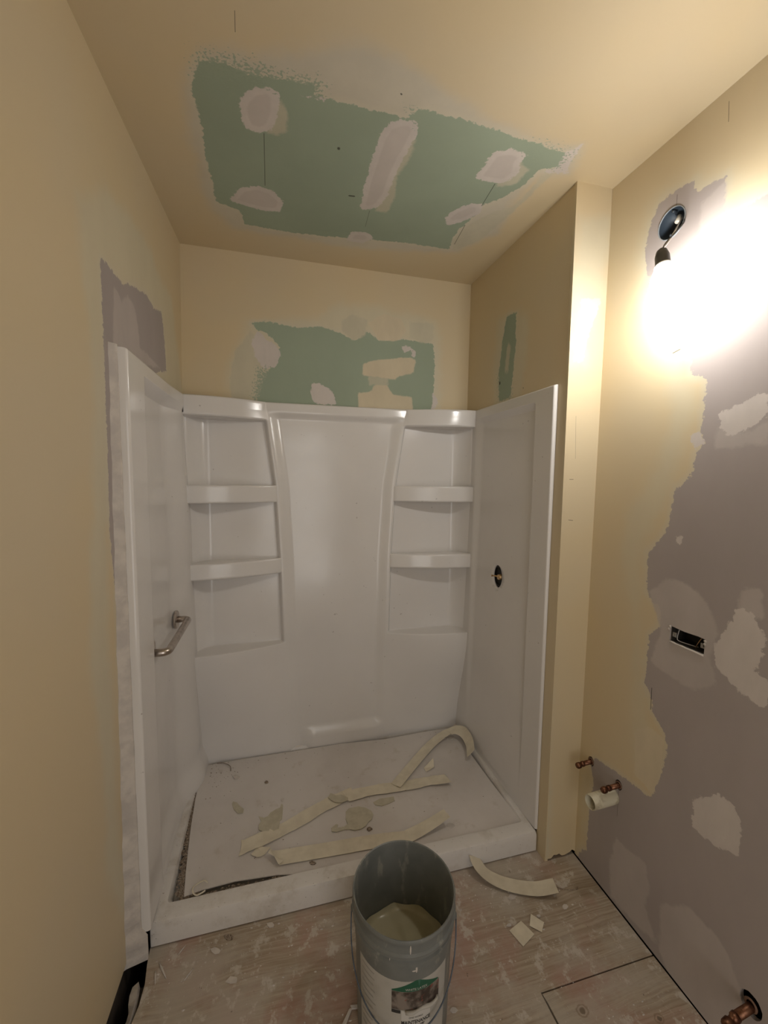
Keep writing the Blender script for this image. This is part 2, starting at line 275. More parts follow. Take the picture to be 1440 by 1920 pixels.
def wall(name, fn, ar, br, step, board, holes=(), flip=False, thick=0.0127, mat=None):
    """fn(a,b)->xyz. holes: list of 2D outlines [(a,b)...]"""
    def lines_(lo, hi, cuts):
        n = max(2, int(round((hi-lo)/step))+1); L = np.linspace(lo, hi, n)
        L = [v for v in L if all(abs(v-c) > step*0.35 for c in cuts) or v in (lo, hi)]
        return np.array(sorted(set(list(L)+list(cuts))))
    boxes = []
    for hpoly in holes:
        A = [p[0] for p in hpoly]; B = [p[1] for p in hpoly]; m = 0.006
        boxes.append((min(A)-m, max(A)+m, min(B)-m, max(B)+m))
    As = lines_(*ar, [c for b in boxes for c in b[:2]]); Bs = lines_(*br, [c for b in boxes for c in b[2:]])
    idx = {}; V = []; F = []
    def vid(a, b):
        k = (round(a, 6), round(b, 6))
        if k not in idx: idx[k] = len(V); V.append((a, b))
        return idx[k]
    for i in range(len(As)-1):
        am = (As[i]+As[i+1])/2
        for j in range(len(Bs)-1):
            bmid = (Bs[j]+Bs[j+1])/2
            if any(b[0] < am < b[1] and b[2] < bmid < b[3] for b in boxes): continue
            F.append([vid(As[i], Bs[j]), vid(As[i+1], Bs[j]), vid(As[i+1], Bs[j+1]), vid(As[i], Bs[j+1])])
    for hpoly, b in zip(holes, boxes):
        aa = [a for a in As if b[0]-1e-9 <= a <= b[1]+1e-9]; bb = [v for v in Bs if b[2]-1e-9 <= v <= b[3]+1e-9]
        outer = [(a, bb[0]) for a in aa] + [(aa[-1], v) for v in bb[1:]] + [(a, bb[-1]) for a in aa[-2::-1]] + [(aa[0], v) for v in bb[-2:0:-1]]
        allp = outer + list(hpoly)
        tri = tessellate_polygon([[Vector((p[0], p[1], 0)) for p in outer], [Vector((p[0], p[1], 0)) for p in hpoly]])
        ids = [vid(*p) for p in allp]
        for t_ in tri:
            q = [allp[k] for k in t_]
            ar_ = (q[1][0]-q[0][0])*(q[2][1]-q[0][1]) - (q[2][0]-q[0][0])*(q[1][1]-q[0][1])
            if abs(ar_) < 1e-12: continue
            f = [ids[k] for k in t_]
            F.append(f if ar_ > 0 else f[::-1])
    if flip: F = [f[::-1] for f in F]
    pts = np.array(V)
    me = bpy.data.meshes.new(name); me.from_pydata([fn(a, b) for a, b in V], [], F); me.update()
    pd = PAINT.get(name, {})
    for k, polys in pd.items():
        d = np.full(len(pts), 1e9)
        for p in polys: d = np.minimum(d, sdf(pts, p))
        at = me.attributes.new(k, 'FLOAT', 'POINT'); at.data.foreach_set('value', d.astype(np.float32))
    o = link(name, me, mat or paint_material(name, list(pd), board, marks=MARKS.get(name, ())))
    s = o.modifiers.new('thickness', 'SOLIDIFY'); s.thickness = thick; s.offset = -1
    return tag(o, None, kind='structure')

def circle(ca, cb, r, n=28, wob=0.0, rb=None):
    rr = random.Random(int(ca*1000))
    return [(ca + (r*(1+rr.uniform(-wob, wob)))*math.cos(2*math.pi*k/n), cb + ((rb or r)*(1+rr.uniform(-wob, wob)))*math.sin(2*math.pi*k/n)) for k in range(n)]

YR = -3.1    # rear wall of the room
wall('ceiling', lambda a, b: (a, b, H), (-0.2, 1.62), (YR, 0.06), 0.012, GREEN, flip=True)
wall('wall_back', lambda a, b: (a, 0.0, b), (-0.09, 1.42), (0.0, H), 0.012, GREEN) if 0 else None
PAINT['wall_back'] = PAINT.pop('back')
wall('wall_back', lambda a, b: (a, 0.0, b), (-0.09, 1.42), (-0.02, H), 0.012, GREEN)
# faces of wall_left point to +x
wall('wall_left', lambda a, b: (x_left(a, b), a, b), (YR, 0.0), (0.016, H), 0.012, MAUVE,
     holes=[[(-0.712, 0.05), (-0.712, 1.77), (-0.0085, 1.77), (-0.0085, 0.05)]])
wall('wall_alcove', lambda a, b: (x_alc(a, b), a, b), (P, 0.0), (0.0, H), 0.010, GREEN, flip=True,
     holes=[[(-0.706, 0.02), (-0.0085, 0.02), (-0.0085, 1.775), (-0.706, 1.775)]], thick=0.012)
rag = [(x, 0.012 + 0.006*math.sin(x*90) + 0.004*math.sin(x*230)) for x in np.linspace(1.36, 1.5, 15)]
wall('wall_pier', lambda a, b: (a, P, b if b > 0.02 else 0.012 + 0.006*math.sin(a*90) + 0.003*math.sin(a*230)),
     (x_alc(P, 1.2), R-0.0005), (0.01, H), 0.012, MAUVE)
JB = (-1.000, 2.194)                       # round ceiling-box hole in the right wall (y, z)
OUT = [(-1.087, 0.983), (-1.188, 0.984), (-1.1885, 1.027), (-1.170, 1.0285), (-1.130, 1.0265), (-1.093, 1.029), (-1.0875, 1.028)]
right_holes = [circle(JB[0], JB[1], 0.042, 32, 0.015), OUT[::-1],
               circle(-0.818, 0.420, 0.014, 16, 0.08, 0.017), circle(-0.945, 0.425, 0.014, 16, 0.08, 0.017),
               circle(-0.925, 0.372, 0.0262, 24, 0.02), circle(-1.366, 0.182, 0.025, 20, 0.04, 0.029)]
wall('wall_right', lambda a, b: (x_right(a, b), a, b), (YR, P), (0.004, H), 0.012, MAUVE, flip=True, holes=right_holes)
wm = simple('plain_cream_paint', YEL, 0.5, var=0.04, vscale=3)
bm = bmesh.new()       # rear wall with a doorway
for x0, x1, z0, z1 in ((-0.3, 0.2, -0.3, H), (1.04, 1.7, -0.3, H), (0.2, 1.04, 2.05, H)): bmbox(bm, x0, x1, YR-0.1, YR, z0, z1)
tag(frombm('wall_rear', bm, wm), None, kind='structure')

# drywall edge strip standing proud of the left wall beside the shower
tmud = NT('dried_joint_compound', 0.75, 0.3); tmud.color(tmud.mix(tmud.ramp(tmud.noise(22, 6), 0.35, 0.65), (0.50, 0.46, 0.43), (0.62, 0.57, 0.52)))
tmud.bump(tmud.noise(60, 5), 0.5, 0.002); M_MUD = tmud.m
v = []; f = []; zs = np.linspace(0.0, 1.795, 70)
for i, z in enumerate(zs):
    xw = x_left(-0.745, z); j = 0.0015*math.sin(z*31) + 0.001*math.sin(z*77)
    b_ = 0.006 + 0.010*max(0, 1 - z/0.25)
    k_ = -0.0152 + j*0.3 + 0.0145*min(1.0, max(0, (0.100 - z)/0.012))
    v += [(xw-0.012, -0.742, z), (xw-0.012, -0.765, z), (xw+0.001, -0.758+j*2, z), (k_, -0.7465, z), (k_+0.001, -0.742, z)]
for i in range(len(zs)-1):
    for k in range(5):
        a = i*5+k; b = i*5+(k+1) % 5; f.append([a, b, b+5, a+5])
f += [[4, 3, 2, 1, 0], [len(v)-5+k for k in range(5)]]
tag(mesh('trim_1', v, f, M_MUD), None, kind='structure')

# ------------------------------------------------------------------ floor
ft = NT('plaster_smeared_plywood', 0.62, 0.35)
gv = ft.vmath('MULTIPLY', ft.pos, (0.55, 24, 1)).outputs[0]
warp = ft.noise(2.2, 3)
gv2 = ft.vmath('ADD', gv, ft.vmath('SCALE', (0, 1.3, 0), sc=warp).outputs[0]).outputs[0]
g1 = ft.noise(5.0, 6, 0.6, gv2); g2 = ft.noise(16, 4, 0.6, gv2)
c = ft.mix(ft.ramp(g1, 0.35, 0.65), (0.33, 0.265, 0.195), (0.45, 0.375, 0.29))
c = ft.mix(ft.ramp(g2, 0.52, 0.66, 0, 0.55), c, (0.22, 0.15, 0.095))
c = ft.mix(ft.ramp(ft.noise(2.6, 5, 0.6), 0.48, 0.64, 0, 0.7), c, (0.40, 0.245, 0.20))          # reddish stain
c = ft.mix(ft.ramp(ft.noise(3.3, 6, 0.65, ft.scaled((1, 1.4, 1))), 0.42, 0.60, 0, 0.7), c, (0.46, 0.415, 0.355))   # scraped plaster film
c = ft.mix(ft.ramp(ft.noise(20, 7, 0.7, ft.scaled((1, .8, 1))), 0.54, 0.62, 0, 0.75), c, (0.57, 0.53, 0.475))            # white smears
c = ft.mix(ft.ramp(ft.noise(75, 3, 0.6), 0.70, 0.75, 0, 0.8), c, (0.62, 0.57, 0.51))
c = ft.mix(ft.ramp(ft.noise(40, 5, 0.6), 0.27, 0.33, 0.8, 0), c, (0.13, 0.10, 0.075))
for kx, ky, kr in ((1.185, -1.170, 0.013), (1.375, -1.235, 0.010), (1.02, -1.20, 0.008)):      # knots
    kd = ft.vmath('LENGTH', ft.vmath('SUBTRACT', ft.scaled((1, 1.25, 0)), (kx, ky*1.25, 0)).outputs[0]).outputs['Value']
    kd = ft.math('ADD', kd, ft.math('MULTIPLY', ft.math('SUBTRACT', ft.noise(90, 3), 0.5), 0.010))
    c = ft.mix(ft.ramp(kd, kr*0.5, kr*0.8, 0.75, 0), c, (0.12, 0.085, 0.055))
    c = ft.mix(ft.math('MULTIPLY', ft.ramp(kd, kr*0.9, kr*1.1), ft.ramp(kd, kr*1.5, kr*1.25, 0, 0.5)), c, (0.2, 0.14, 0.09))
ft.color(c); ft.bump(ft.math('ADD', g1, ft.noise(60, 6)), 0.35, 0.0015)
FM = ft.m
def slab(bm, pts, z0=-0.02, z1=0.0):
    lo = [bm.verts.new((x, y, z0)) for x, y in pts]; hi = [bm.verts.new((x, y, z1)) for x, y in pts]
    n = len(pts)
    for t_ in tessellate_polygon([[Vector((x, y, 0)) for x, y in pts]]):
        a, b, c_ = t_
        if (pts[b][0]-pts[a][0])*(pts[c_][1]-pts[a][1]) < (pts[c_][0]-pts[a][0])*(pts[b][1]-pts[a][1]): b, c_ = c_, b
        bm.faces.new((hi[a], hi[b], hi[c_])); bm.faces.new((lo[a], lo[c_], lo[b]))
    for i in range(n): bm.faces.new((lo[i], lo[(i+1) % n], hi[(i+1) % n], hi[i]))
bm = bmesh.new()
XR = 1.490
left_edge = [(-0.004, -0.70), (0.001, -0.76), (0.009, -0.81), (0.008, -0.86), (0.0, -0.90), (0.003, -0.97), (0.0, -1.03), (0.004, -1.2), (0.0, YR)]
slab(bm, [(XR+0.003, -0.70), (-0.004, -0.70)] + left_edge[1:7] + [(0.0, -1.1065), (1.0985, -1.1065), (XR, -1.110)])
slab(bm, [(0.0, -1.1065), (0.004, -1.2), (0.0, YR), (1.1005, YR), (1.0985, -1.1065)])
slab(bm, [(XR, -1.114), (1.101, -1.1105), (1.104, -1.135), (1.104, YR), (XR, YR)])
slab(bm, [(x_alc(-0.7, 0)+0.02, -0.755), (x_alc(-0.7, 0)+0.02, -0.70), (-0.004, -0.70), (-0.004, 0.06), (1.42, 0.06), (1.42, -0.755)], -0.02, -0.0003)
bmesh.ops.triangulate(bm, faces=[f_ for f_ in bm.faces if len(f_.verts) > 4])
tag(frombm('floor', bm, FM), None, kind='structure')
# dark cavity below the floor and behind the walls
dk = simple('dusty_cavity_wood', (0.05, 0.038, 0.028), 0.9, var=0.4, vscale=18)
bm = bmesh.new()
bmbox(bm, -0.35, 1.75, YR, 0.1, -0.30, -0.26)
bmbox(bm, -0.10, -0.065, YR, 0.1, -0.27, -0.002)
bmbox(bm, -0.02, 0.02, YR, -0.80, -0.26, -0.021)
tag(frombm('floor_cavity', bm, dk), None, kind='structure')
bm = bmesh.new(); bmbox(bm, 1.61, 1.66, YR, 0.12, -0.3, H+0.1); bmbox(bm, -0.2, -0.12, YR, 0.12, -0.3, H+0.1); bmbox(bm, -0.3, 1.7, 0.05, 0.10, -0.3, H+0.1); bmbox(bm, -0.3, 1.7, YR-0.1, 0.12, H+0.03, H+0.08)
tag(frombm('wall_cavity', bm, dk), None, kind='structure')
# crumbled sole plate piece and plaster edge in the left gap
rn = random.Random(3)
v = []; f = []; N = 24
for i in range(N):
    y = -0.80 - i*0.02; w = 0.007 + 0.004*math.sin(i*1.3) + rn.uniform(-.002, .002); t_ = -0.004 + rn.uniform(-.002, .002)
    x = -0.004 + 0.006*math.sin(i*0.5)
    v += [(x-0.018-w, y, -0.05), (x-0.016-w, y, t_-0.008), (x-0.006, y, t_+0.004), (x+0.002, y, -0.05)]
for i in range(N-1):
    for k in range(4): a = i*4+k; b = i*4+(k+1) % 4; f.append([a, b, b+4, a+4])
f += [[3, 2, 1, 0], [len(v)-4+k for k in range(4)]]
tag(mesh('plaster_crust', v, f, M_MUD), 'crust of dried plaster edging the dark floor gap at the left wall', 'plaster')

# ------------------------------------------------------------------ shower surround
at = NT('glossy_white_acrylic', 0.16, 0.5)
cc = at.mix(at.ramp(at.noise(2.5, 4), 0.3, 0.7), (0.70, 0.675, 0.655), (0.735, 0.71, 0.69))
at.color(at.mix(at.ramp(at.noise(55, 3, 0.5), 0.745, 0.76, 0, 0.5), cc, (0.25, 0.22, 0.2)))
at.put(at.b.inputs['Roughness'], at.ramp(at.noise(6, 4), 0.3, 0.7, 0.12, 0.24))
at.bump(at.noise(4.0, 2, 0.4), 0.12, 0.004)
ACR = at.m
surround = empty('shower_surround', (0.68, -0.01, 0.09), 'glossy white moulded shower wall surround with corner shelves, standing in the alcove', 'shower surround')
def child(o, par=surround):
    o.parent = par; o.matrix_parent_inverse = Matrix.Translation(par.location).inverted(); return o
ZT, ZB = 1.79, 0.088
def xsl(y, z):      # left side panel general surface
    t = 1 + y/0.74
    return 0.010 + 0.012*t + 0.026*t*sm(1.75, 0.10, z)
def xsr(y, z):
    t = 1 + y/0.70
    return 1.3515 - 0.004*t - 0.020*t*sm(1.75, 0.10, z)
def side_panel(sgn):
    y0 = -0.742 if sgn > 0 else -0.712
    ys = np.unique(np.concatenate([np.linspace(y0, y0+0.02, 9), np.linspace(y0+0.02, -0.61, 22), np.linspace(-0.61, -0.58, 19), np.linspace(-0.58, -0.12, 60), np.linspace(-0.12, 0.0, 24)]))
    zs = np.unique(np.concatenate([np.linspace(ZB, 1.70, 110), np.linspace(1.70, 1.76, 41), np.linspace(1.76, ZT, 14)]))
    Y, Z = np.meshgrid(ys, zs, indexing='ij')
    X = xsl(Y, Z) if sgn > 0 else xsr(Y, Z)
    if sgn > 0:
        X = 0.0085 + 0.014*sm(-0.30, -0.06, Y)
        field = -0.016 - 0.014*sm(1.2, 1.7, Z) + 0.044*sm(-0.30, -0.10, Y) + 0.024*sm(0.22, 0.10, Z) + 0.012*sm(1.2, 0.3, Z)*sm(-0.4, -0.10, Y)
        inset = sm(-0.602, -0.590, Y)*np.clip((1.748-Z)/0.034, 0, 1)
        lowcut = 1 - inset*0
        X = X*(1-inset) + np.where(Y > -0.14, np.maximum(field, 0.0), field)*inset
    else:
        inset = sm(-0.606, -0.588, Y)*np.clip((1.746-Z)/0.024, 0, 1)*(1 - sm(-0.165, -0.128, Y))
        X = X + inset*(0.010*sm(0.10, 0.60, Z) + 0.012*sm(0.5, 1.6, Z))
    # rounded leading edge and top edge
    e = 0.0065
    fr = np.clip(1-(Y-y0)/e, 0, 1); X = X - sgn*e*(1-np.sqrt(np.clip(1-fr**2, 0, 1)))
    tp = np.clip(1-(ZT-Z)/e, 0, 1); X = X - sgn*e*(1-np.sqrt(np.clip(1-tp**2, 0, 1)))
    n, m = X.shape
    V = [(X[i, j], ys[i], zs[j]) for i in range(n) for j in range(m)]
    F = [[i*m+j, (i+1)*m+j, (i+1)*m+j+1, i*m+j+1] for i in range(n-1) for j in range(m-1)]
    # return faces back to the wall at the front, the top and the bottom
    xb = (lambda z: -0.015) if sgn > 0 else (lambda z: x_alc(-0.7, z)-0.001)
    k0 = len(V)
    loop = [(0, j) for j in range(m)] + [(i, m-1) for i in range(1, n)] 
    for i, j in loop: V.append((xb(zs[j]) if not (sgn > 0 and i > 0) else x_left(ys[i], zs[j])+0.001 if i > 12 else xb(zs[j]), ys[i], zs[j]))
    for q in range(len(loop)-1):
        a = loop[q][0]*m+loop[q][1]; b = loop[q+1][0]*m+loop[q+1][1]; F.append([a, b, k0+q+1, k0+q])
    if sgn < 0: F = [f_[::-1] for f_ in F]
    me = bpy.data.meshes.new('side_panel'); me.from_pydata(V, [], F); me.update()
    o = link('side_panel', me, ACR, smooth=True)
    child(o); return o
lp = side_panel(1)
rp = side_panel(-1)
# valve opening cut through the right panel, its darkness comes from a black backing
VC = (-0.357, 1.009)
cb_ = bmesh.new(); lathe(cb_, [(0, -0.05), (0.042, -0.05), (0.042, 0.05), (0, 0.05)], (1.345, VC[0], VC[1]), (1, 0, 0), 40)
cme = bpy.data.meshes.new('cut'); bmesh.ops.recalc_face_normals(cb_, faces=cb_.faces)
bm = bmesh.new(); bm.from_mesh(rp.data)
for f_ in [f_ for f_ in bm.faces if math.hypot(f_.calc_center_median().y-VC[0], f_.calc_center_median().z-VC[1]) < 0.058 and f_.calc_center_median().x > 1.3]: bm.faces.remove(f_)
edge = [e for e in bm.edges if len(e.link_faces) == 1 and math.hypot((e.verts[0].co.y+e.verts[1].co.y)/2-VC[0], (e.verts[0].co.z+e.verts[1].co.z)/2-VC[1]) < 0.1]
nxt = {}
for e in edge:
    for a, b in ((0, 1), (1, 0)): nxt.setdefault(e.verts[a], []).append(e.verts[b])
st = edge[0].verts[0]; loop = [st]; prev = None; cur = st
while True:
    c_ = [q for q in nxt[cur] if q is not prev][0]
    if c_ is st: break
    loop.append(c_); prev, cur = cur, c_
ring = [bm.verts.new((float(xsr(VC[0]+0.036*math.cos(a), VC[1])) + 0.0, VC[0]+0.036*math.cos(a), VC[1]+0.051*math.sin(a))) for a in [2*math.pi*k/40 for k in range(40)]]
# put the ring on the moulded surface: use the mean x of the opened border
mx = sum(v_.co.x for v_ in loop)/len(loop)
for v_ in ring: v_.co.x = mx
allv = loop + ring
tri = tessellate_polygon([[Vector((v_.co.y, v_.co.z, 0)) for v_ in loop], [Vector((v_.co.y, v_.co.z, 0)) for v_ in ring]])
for t_ in tri:
    try: fa = bm.faces.new([allv[k] for k in t_]); fa.smooth = True
    except ValueError: pass
inner = [bm.verts.new(v_.co + Vector((0.004, 0, 0))) for v_ in ring]
for k in range(40):
    bm.faces.new((ring[k], ring[(k+1) % 40], inner[(k+1) % 40], inner[k]))
bmesh.ops.recalc_face_normals(bm, faces=bm.faces)
bm.to_mesh(rp.data); bm.free()
VX = mx

# back panel height field
def wl(z): return np.interp(z, [0.09, 0.66, 1.06, 1.41, 1.70, 1.79], [0.435, 0.425, 0.413, 0.395, 0.358, 0.345])
def wr(z): return np.interp(z, [0.09, 0.66, 1.06, 1.41, 1.70, 1.79], [0.920, 0.925, 0.933, 0.952, 0.995, 1.020])
def front(x, z):
    """how far the corner towers (and shelf fronts) stand off the back wall"""
    ul = np.clip((x - 0.02)/(wl(z)-0.02), 0, 1); ur = np.clip((1.345 - x)/(1.345-wr(z)), 0, 1)
    fl = 0.034 + 0.086*(1-ul**2.0); fr = 0.034 + 0.086*(1-ur**2.0)
    return np.where(x < 0.68, fl, fr)
SH = [(1.333, 1.412), (0.998, 1.070)]          # middle shelves: z range
def backdepth(x, z):
    cen = 0.012 + 0.018*sm(0.215, 0.155, z)*sm(0.48, 0.56, x)*sm(1.03, 0.93, x)
    cen = cen + 0.022*sm(1.715, 1.75, z)
    L = x < 0.68
    w = np.where(L, wl(z), wr(z)); s_ = np.where(L, w - x, x - w)        # >0 inside tower
    tower = sm(-0.055, 0.004, s_)
    low = sm(0.664, 0.656, z)
    fro = front(x, z)
    taper = sm(0.66, 0.10, z)
    fro_low = fro*(1-taper) + 0.026*taper
    # niche
    u = np.where(L, x - 0.02, 1.345 - x)
    corner = 0.085*(1-np.clip(u/0.085, 0, 1))**2.2
    ridge = 0.034*sm(0.030, 0.006, s_)
    nic = np.maximum(0.010 + corner*0.95, ridge)
    top = sm(1.700, 1.712, z)
    t_in = nic*(1-low)*(1-top) + fro_low*low + fro*top
    return cen*(1-tower) + np.maximum(t_in, cen*0+0.008)*tower
zs = np.unique(np.concatenate([np.linspace(ZB, 0.14, 8), np.linspace(0.14, 0.22, 18), np.linspace(0.22, 0.64, 30), np.linspace(0.64, 0.67, 25), np.linspace(0.67, 1.69, 90), np.linspace(1.69, 1.76, 30), np.linspace(1.76, ZT, 12)]))
xs = np.unique(np.concatenate([np.linspace(-0.002, 0.30, 76), np.linspace(0.30, 0.50, 90), np.linspace(0.50, 0.90, 50), np.linspace(0.90, 1.08, 80), np.linspace(1.08, 1.362, 70)]))
Xg, Zg = np.meshgrid(xs, zs, indexing='ij')
D = backdepth(Xg, Zg)
tp = np.clip(1-(ZT-Zg)/0.008, 0, 1); D = D - 0.008*(1-np.sqrt(1-tp**2))
n, m = D.shape
V = [(Xg[i, j], -D[i, j], Zg[i, j]) for i in range(n) for j in range(m)]
F = [[i*m+j, (i+1)*m+j, (i+1)*m+j+1, i*m+j+1] for i in range(n-1) for j in range(m-1)]
k0 = len(V)
for i in range(n): V.append((xs[i], -0.002, ZT))
for i in range(n-1): F.append([i*m+m-1, (i+1)*m+m-1, k0+i+1, k0+i])
bp = mesh('back_panel', V, F, ACR, None, True); child(bp)
# shelves: curved front, standing between the side panel and the ridge
def shelf(left, z0, z1):
    zc = (z0+z1)/2
    xa, xb = (-0.012, float(wl(zc))+0.004) if left else (1.366, float(wr(zc))-0.004)
    xx = np.linspace(xa, xb, 48)
    fr_ = front(xx, np.full_like(xx, zc)).copy()
    if True:   # small radius where the shelf meets the ridge
        t_ = np.clip((np.abs(xx-xb))/0.02, 0, 1); fr_ = fr_*(0.55+0.45*np.sqrt(1-(1-t_)**2))
    bm = bmesh.new(); e = 0.007
    prof = [(0.0, z0, 0.022), (0.0, z0, 0.004), (0.0, z0+0.004, 0.0), (0.0, z0+0.010, 0.0), (0.0, z1-e-0.006, 0.0), (0.0, z1-e, 0.0), (0, z1-e*0.45, e*0.14), (0, z1-e*0.12, e*0.5), (0, z1, e*1.1)]
    rings = []
    for _, z, ins in prof:
        rings.append([bm.verts.new((x, -(d-ins*(1.6 if ins > 0.02 else 1)), z)) for x, d in zip(xx, fr_)])
    bk = [[bm.verts.new((x, -0.004, z)) for x in xx] for z in (z1-0.003, z0)]
    seq = rings + bk
    for a in range(len(seq)):
        A, B = seq[a], seq[(a+1) % len(seq)]
        for k in range(len(xx)-1): bm.faces.new((A[k], A[k+1], B[k+1], B[k]))
    bm.faces.new([r[0] for r in seq]); bm.faces.new([r[-1] for r in seq][::-1])
    bmesh.ops.triangulate(bm, faces=[f_ for f_ in bm.faces if len(f_.verts) > 4])
    o = frombm('shelf', bm, ACR, None, True); child(o)
    try: o.data.set_sharp_from_angle(angle=math.radians(50))
    except Exception: pass
    return o
for side in (True, False):
    shelf(side, 1.706, 1.7895)
    for z0, z1 in SH: shelf(side, z0, z1)

# shower base (pan)
bt = NT('dirty_white_pan', 0.35, 0.45)
d1 = bt.ramp(bt.noise(9, 6, 0.65), 0.48, 0.68, 0, 0.6)
bt.color(bt.mix(bt.ramp(bt.noise(120, 3), 0.68, 0.74, 0, 0.8), bt.mix(d1, (0.69, 0.66, 0.63), (0.50, 0.45, 0.39)), (0.16, 0.11, 0.08)))
bt.bump(bt.noise(80, 5), 0.15, 0.001)
def rrect(x0, x1, y0, y1, r, z, n=6):
    out = []
    for cx, cy, a0 in ((x1-r, y1-r, 0), (x0+r, y1-r, 90), (x0+r, y0+r, 180), (x1-r, y0+r, 270)):
        for k in range(n+1):
            a = math.radians(a0 + 90*k/n); out.append((cx+r*math.cos(a), cy+r*math.sin(a), z))
    return out
rings = [rrect(0.004, 1.351, -0.708, -0.004, 0.004, 0.0005), rrect(0.001, 1.354, -0.710, -0.002, 0.004, 0.005), rrect(-0.002, 1.357, -0.7175, 0.0-0.001, 0.004, 0.0055), rrect(-0.002, 1.357, -0.718, -0.001, 0.005, 0.070), rrect(0.002, 1.355, -0.714, -0.002, 0.006, 0.082), rrect(0.008, 1.350, -0.705, -0.006, 0.008, 0.0855),
         rrect(0.034, 1.328, -0.662, -0.020, 0.012, 0.0815), rrect(0.039, 1.322, -0.655, -0.026, 0.02, 0.070), rrect(0.044, 1.318, -0.650, -0.032, 0.03, 0.046), rrect(0.10, 1.27, -0.60, -0.08, 0.05, 0.042)]
V = [(p[0], p[1], p[2] + (0.028*(1+p[1]/0.70) if p[2] > 0.02 else 0)) for r_ in rings for p in r_]; q = len(rings[0]); F = []
for i in range(len(rings)-1):
    for k in range(q): F.append([i*q+k, i*q+(k+1) % q, (i+1)*q+(k+1) % q, (i+1)*q+k])
F += [list(range((len(rings)-1)*q, len(rings)*q)), list(range(q))[::-1]]
base = mesh('shower_pan', V, F, bt.m, None, True)
base.data.set_sharp_from_angle(angle=math.radians(35))
tag(base, 'white shower pan with a raised front curb, dusty, under the surround', 'shower pan')

# protective sheet lying in the pan
st_ = NT('dusty_white_sheet', 0.55, 0.35)
c = st_.mix(st_.ramp(st_.noise(3, 5), 0.3, 0.7), (0.56, 0.52, 0.49), (0.66, 0.62, 0.59))
c = st_.mix(st_.ramp(st_.noise(14, 6, 0.7), 0.55, 0.72, 0, 0.5), c, (0.47, 0.41, 0.34))
c = st_.mix(st_.ramp(st_.noise(90, 4, 0.6), 0.71, 0.76, 0, 0.85), c, (0.13, 0.09, 0.06))
c = st_.mix(st_.ramp(st_.noise(30, 5, 0.6), 0.76, 0.79, 0, 0.8), c, (0.2, 0.14, 0.1))
st_.color(c); st_.bump(st_.noise(25, 6), 0.25, 0.0015)
outl = [(0.0456, -0.0421), (0.2056, -0.0369), (0.4807, -0.0372), (0.6938, -0.0349), (0.9137, -0.0526), (1.1527, -0.0424), (1.2897, -0.0466), (1.3134, -0.1105), (1.3046, -0.2403), (1.3132, -0.4363), (1.3221, -0.5558), (1.3336, -0.6447), (1.3145, -0.6554), (1.1429, -0.6585), (0.9193, -0.6646), (0.7138, -0.6644), (0.5593, -0.6634), (0.4487, -0.6599), (0.377, -0.6445), (0.2365, -0.6329), (0.1363, -0.6374), (0.0811, -0.6466), (0.0711, -0.5706), (0.0622, -0.4888), (0.0517, -0.3736), (0.0438, -0.2415), (0.0407, -0.1367)]
SHA_, SHB_ = 0.0765, 0.026
bm = bmesh.new(); slab(bm, outl, -0.0030, 0.0)
for v_ in bm.verts: v_.co.z += SHA_ + SHB_*(1 + v_.co.y/0.66)
bmesh.ops.triangulate(bm, faces=[f_ for f_ in bm.faces if len(f_.verts) > 4])
tag(frombm('protective_sheet', bm, st_.m), 'thin dusty off-white protective sheet covering the floor of the shower base', 'protective sheet')
SHA, SHB = 0.0765, 0.026
SZ = 0.0848

# ------------------------------------------------------------------ grab bar
ms = NT('brushed_stainless', 0.30, 0.5, 1.0); ms.color(ms.mix(ms.ramp(ms.noise(45, 4), 0.3, 0.7), (0.42, 0.37, 0.33), (0.56, 0.50, 0.45)))
GY, GZ = -0.252, 0.880
gx = -0.0160 + 0.044*float(sm(-0.30, -0.10, GY)) + 0.012*0.4*float(sm(-0.4, -0.10, GY))
grab = empty('grab_bar', (gx, GY, GZ), 'brushed steel grab bar screwed to the left side of the white surround', 'grab bar')
gy2 = -0.765+0.05
bx = gx+0.050
GZ0 = GZ
pts = [(gx+0.004, GY-0.004, GZ), (gx+0.030, GY-0.005, GZ)] + [(bx-0.020+0.020*math.sin(a), GY-0.005-0.020+0.020*math.cos(a), GZ) for a in [math.pi/2*k/6 for k in range(1, 7)]]
gy2 = -0.560
pts += [(bx-0.020+0.020*math.cos(a), gy2+0.020-0.020-0.020*math.sin(a), GZ) for a in [math.pi/2*k/6 for k in range(0, 7)]] + [(gx+0.004, gy2-0.020, GZ)]
bm = bmesh.new(); tube(bm, pts, 0.0125, 20); o = frombm('bar', bm, ms.m, None, True); child(o, grab)
pts[-1] = (-0.014, gy2-0.020, GZ)
for yy, gx_ in ((GY-0.005, gx), (gy2-0.0, -0.0165)):
    bm = bmesh.new(); lathe(bm, [(0, 0.0), (0.034, 0.0), (0.0355, 0.002), (0.0355, 0.0065), (0.033, 0.009), (0.0135, 0.0098), (0, 0.0098)], (gx_+0.0008, yy, GZ), (1, 0, 0), 40)
    o = frombm('mounting_flange', bm, ms.m, None, True); o.data.set_sharp_from_angle(angle=math.radians(40)); child(o, grab)

# ------------------------------------------------------------------ shower valve in the dark opening
brass = NT('aged_brass', 0.38, 0.5, 1.0); brass.color(brass.mix(brass.ramp(brass.noise(60), 0.35, 0.65), (0.45, 0.28, 0.14), (0.75, 0.58, 0.36)))
copper = NT('dirty_copper', 0.42, 0.5, 1.0); copper.color(copper.mix(copper.ramp(copper.noise(70, 5), 0.35, 0.65), (0.11, 0.048, 0.03), (0.26, 0.13, 0.08)))
valve = empty('shower_valve', (VX+0.012, VC[0], VC[1]), 'bare brass valve stem inside the black round opening of the right shower panel', 'valve')
vx = VX
